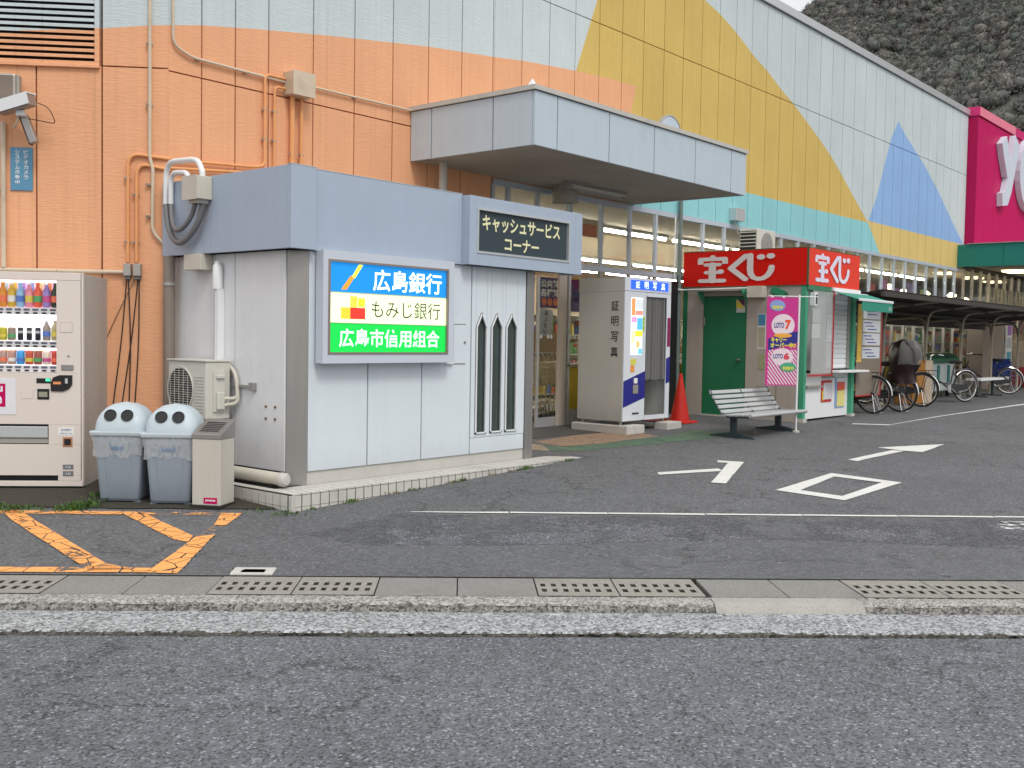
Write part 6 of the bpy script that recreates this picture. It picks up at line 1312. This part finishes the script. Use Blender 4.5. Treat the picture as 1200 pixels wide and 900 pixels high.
# goods shelves behind the glass
m_shf = mat('shelf_white', (.55, .52, .46), .5, var=.05)
goods = [mat('goods_%d' % i, c, .5, var=.5, vscale=9) for i, c in enumerate([(.55, .10, .05), (.60, .45, .10), (.10, .25, .08), (.65, .60, .50), (.45, .25, .10), (.08, .15, .40), (.55, .25, .30)])]
def shelf(x, y, w, label, rot=0.):
    t = thing('goods_shelf', label, 'shelf', (x, y, .07), rot, 'goods shelves behind the shop glass')
    MB().box(0, w, .30, .34, 0, 1.75).build('back', m_shf, t, False)
    for z in (.10, .5, .9, 1.3, 1.7): MB().box(0, w, .0, .299, z, z+.025).build('board', m_shf, t, False)
    for gi, gm in enumerate(goods):
        mb = MB(); cnt = 0
        for z in (.126, .526, .926, 1.326):
            xx_ = .02
            while xx_ < w-.1:
                ww = random.uniform(.06, .14)
                if random.randrange(7) == gi: mb.box(xx_, xx_+ww-.008, random.uniform(.01, .05), .28, z, z+random.uniform(.12, .30)); cnt += 1
                xx_ += ww
        if cnt: o = mb.build('goods', gm, t, False); o['kind'] = 'stuff'
    return t
protos = [shelf(0, 0, 1.8, 'shelf of mixed coloured goods behind the shop glass') for _ in range(3)]
k_ = 0
pos = [(x, .9) for x in np.arange(17.2, 25.5, 2.0)]+[(x, 4.0) for x in np.arange(8.5, 34, 2.1)]+[(x, 1.6) for x in (26.5, 28.6, 30.7, 32.8)]+[(5.0, 5.6), (6.9, 5.9), (4.6, 3.2)]
for i, (x, y) in enumerate(pos):
    o = protos[i] if i < 3 else copy_tree(protos[i % 3]); o.location = (x, y, .07)
    lab_, gr_n = {.9: ('shelf of coloured goods right behind the glass beyond the bicycles', 'shelves behind the glass by the bicycles'), 4.0: ('shelf of coloured goods farther inside the store', 'shelves farther inside the store'), 1.6: ('shelf of coloured goods behind the glazing under the teal canopy', 'shelves behind the far glazing')}.get(y, ('shelf of coloured goods seen through the entrance door', 'shelves seen through the entrance'))
    o['label'] = lab_; o['group'] = gr_n
# warm round lamps low behind glass, coloured sale hangings in the upper windows
for i, (x, z) in enumerate(((18.6, 2.62), (19.1, 2.6), (21.8, 2.80), (22.9, 2.72), (24.6, 2.75), (25.8, 2.62), (26.9, 2.8), (28.2, 2.7))):
    t = thing('pendant_lamp', 'warm glowing pendant lamp behind the upper shop windows', 'lamp', (x, 1.2, z), 0, 'pendant lamps behind upper windows'); MB().lathe([(0, -.05), (.10, -.05), (.14, 0), (.05, .08), (0, .08)], (x, 1.2, z), 16).build('shade', m_warm, t); tb('cord', [(x, 1.2, z+.08), (x, 1.2, 3.42)], .006, m_dark, t, n=5)
for i, (x, z0, z1, c) in enumerate(((17.6, 2.40, 2.62, (.45, .10, .10)), (18.7, 2.40, 2.75, (.60, .14, .10)), (19.5, 2.45, 2.9, (.65, .25, .40)), (20.35, 2.4, 2.7, (.50, .22, .50)), (21.3, 2.4, 2.9, (.42, .30, .48)), (22.3, 2.4, 2.75, (.50, .45, .15)))):
    o = bx('hanging_poster', x, x+.5, .55, .556, z0, z1, mat('sale_%d' % i, c, .6, var=.45, vscale=7)); tag(o, ['dark red', 'bright red', 'pink', 'violet', 'lilac', 'olive'][i]+' sale hanging inside an upper window above the shelter', 'poster')

# ------------------------------------------------------------------ weeds
def weeds(name, label, spots, m, n_leaf=26, h=.07, spread=.09):
    mb = MB()
    for (x, y, k) in spots:
        z = gxy(x, y)
        for i in range(int(n_leaf*k)):
            px_ = x+random.gauss(0, spread); py_ = y+random.gauss(0, spread*.6); hh = h*random.uniform(.4, 1.2)*k; a = random.uniform(0, 6.28); tl_ = random.uniform(.2, .9)*hh; w = random.uniform(.003, .007)
            dx, dy = math.cos(a), math.sin(a); mb.add([(px_-dy*w, py_+dx*w, z), (px_+dy*w, py_-dx*w, z), (px_+dx*tl_*.5+dy*w, py_+dy*tl_*.5-dx*w, z+hh*.7), (px_+dx*tl_, py_+dy*tl_, z+hh)], [(0, 1, 2, 3)])
    o = mb.build(name, m, smooth='keep'); o['kind'] = 'stuff'; o['label'] = label; return o
m_weed = mat('weed_green', (.055, .12, .022), .7, var=.5, vscale=30); m_dry = mat('weed_dry', (.22, .17, .08), .8, var=.3, vscale=30)
sp1 = [(-1.62-.1*i*.7, -.62+.08*i+random.uniform(-.1, .1), random.uniform(.5, 1.2)) for i in range(16)]+[(-1.30+random.uniform(-.12, .2), -.93+random.uniform(-.05, .15), .9) for i in range(8)]+[(-.98, -.55, 1.0), (-.36, -1.98, .45), (-.3, -2.22, .7)]
weeds('weeds', 'green weeds growing below the vending machine and bins', sp1, m_weed, 60, .05, .07)
sp2 = [(x, -2.225, k) for x, k in ((-.05, .5), (.35, .7), (.42, .5), (1.1, .6), (1.7, .5), (1.78, .7), (2.6, .6), (2.72, .8), (2.8, .6), (3.45, .6), (3.5, .5), (1.2, .4))]
weeds('weeds', 'weeds growing along the foot of the tiled ledge', sp2, m_weed, 40, .045, .03)
weeds('dry_weeds', 'dry grass in the joint of the tiled ledge', [(x, -2.225, .7) for x in (.9, .4, 1.65, 2.2, 2.5)], m_dry, 30, .04, .04)
kw = [rp(s, 5.60) for s in (-2.1, -1.95, -1.6, -1.2)]
mb = MB()

# ------------------------------------------------------------------ wooded mountain behind
MC = Vector((-5.54, -9.0, 0)); ax = Vector((1.0, .32, 0)).normalized(); ay = Vector((-ax.y, ax.x, 0))   # ay: to the left
def ridge(l):      # crest height for lateral offset l (metres, left positive) at 430 m
    return float(np.interp(l, [-420, -260, -140, -60, -12, 22, 40, 52, 62, 80, 140], [150, 205, 225, 205, 180, 160, 146, 134, 122, 96, 40]))
def nz(x, y):
    return 7*math.sin(x*.045+1.3)*math.cos(y*.031)+4*math.sin(x*.11+y*.07)+2.2*math.sin(x*.23-y*.19+2)+1.0*math.sin(x*.51+y*.43)
def hill(l, d):
    t = min(max((d-150)/280., 0), 1.25); tt = t if t < 1 else 1-(t-1)*.5
    gul = 9*math.sin(l*.05+d*.012)*math.sin(math.pi*min(t, 1))
    return ridge(l)*(tt**1.05)+nz(l, d)*.8*min(1, t*3)+gul-4
def hp(l, d, dz=0.): p = MC+ax*d+ay*l; return (p.x, p.y, hill(l, d)+dz)
ls = np.arange(-420, 141, 7.); ds = np.arange(150, 501, 7.)
v = [hp(l, d) for l in ls for d in ds]; nd = len(ds)
mh = MB(); mh.v = [Vector(p) for p in v]; mh.f = [(i*nd+j, (i+1)*nd+j, (i+1)*nd+j+1, i*nd+j+1) for i in range(len(ls)-1) for j in range(nd-1)]; mh.mi = [0]*len(mh.f)
o = mh.build('mountain', mat('forest_floor', (.10, .10, .085), .95, var=.4, vscale=.05), smooth='keep'); o['kind'] = 'structure'
# tree crowns: small leaf-cluster faces spread through each crown's volume
def crowns(name, mats_, count, seed, lo, hi):
    """each crown a lumpy closed foliage mass with loose leaf clusters standing proud of it, all as one woodland"""
    r = np.random.default_rng(seed)
    bm = bmesh.new(); bmesh.ops.create_icosphere(bm, subdivisions=1, radius=1.0); T = np.array([v.co[:] for v in bm.verts]); F = np.array([[v.index for v in f.verts] for f in bm.faces], dtype=np.int32); bm.free()
    nv = len(T); nf = len(F)
    l = r.uniform(lo, hi, count); d = 150+285*r.random(count)**.85
    P0 = np.array([hp(a, b, 0) for a, b in zip(l, d)]); sz = r.uniform(1.6, 2.8, count)
    ph = r.uniform(0, 6.28, (count, 3)); fr = r.uniform(2.0, 4.5, (count, 3))
    n1 = np.sin(T[None, :, 0]*fr[:, None, 0]+ph[:, None, 0])*np.sin(T[None, :, 1]*fr[:, None, 1]+ph[:, None, 1])+.6*np.sin(T[None, :, 2]*fr[:, None, 2]*1.6+ph[:, None, 2])
    rad = .80+.14*n1+r.normal(0, .07, (count, nv)); V = T[None]*rad[..., None]*sz[:, None, None]; V[..., 2] *= .9
    V += P0[:, None]+np.array([0, 0, .5])
    faces = (F[None]+np.arange(count, dtype=np.int32)[:, None, None]*nv).reshape(-1, 3)
    NL = 130; c = r.normal(0, 1, (count, NL, 3)); c /= np.linalg.norm(c, axis=2, keepdims=True); ctr = P0[:, None]+c*(sz[:, None, None]*r.uniform(.80, 1.12, (count, NL, 1))*(1+.22*np.sin(c[..., 0:1]*4+ph[:, None, 0:1])*np.sin(c[..., 1:2]*4+ph[:, None, 1:2])))+np.array([0, 0, .5])
    q1 = r.normal(0, 1, (count, NL, 3))*.21; q2 = r.normal(0, 1, (count, NL, 3))*.21
    LV = np.stack([ctr+q1, ctr+q2, ctr-(q1+q2)*.7], 2).reshape(-1, 3); base = count*nv
    LF = (np.arange(len(LV), dtype=np.int32)+base).reshape(-1, 3)
    AV = np.concatenate([V.reshape(-1, 3), LV]); AF = np.concatenate([faces, LF])
    me = bpy.data.meshes.new(name); me.vertices.add(len(AV)); me.vertices.foreach_set('co', AV.ravel()); me.loops.add(AF.size); me.loops.foreach_set('vertex_index', AF.ravel().astype(np.int32)); k = len(AF); me.polygons.add(k); me.polygons.foreach_set('loop_start', np.arange(0, 3*k, 3, dtype=np.int32)); me.polygons.foreach_set('loop_total', np.full(k, 3, np.int32))
    for m in mats_: me.materials.append(m)
    mi = r.integers(0, len(mats_), count); me.polygons.foreach_set('material_index', np.concatenate([np.repeat(mi, nf), np.repeat(mi, NL)]).astype(np.int32))
    me.polygons.foreach_set('use_smooth', np.concatenate([np.ones(count*nf, bool), np.zeros(count*NL, bool)])); me.update(); me.validate()
    o = link(bpy.data.objects.new(name, me)); o['kind'] = 'stuff'; o['label'] = 'dense late-winter woodland covering the mountain slope'
m_f = [mat('leaf_%d' % i, c, .9, var=.30, vscale=1.6, spec=.1, bump=1.0, bscale=1.5) for i, c in enumerate([(.135, .150, .130), (.15, .155, .138), (.168, .158, .146), (.125, .142, .126), (.172, .163, .152), (.145, .148, .142)])]
crowns('woodland', m_f, 8500, 3, -75, 72)
crowns('woodland', m_f, 2200, 5, -190, -75)

S.world.cycles.sampling_method = 'AUTOMATIC' if hasattr(S.world.cycles, 'sampling_method') else None
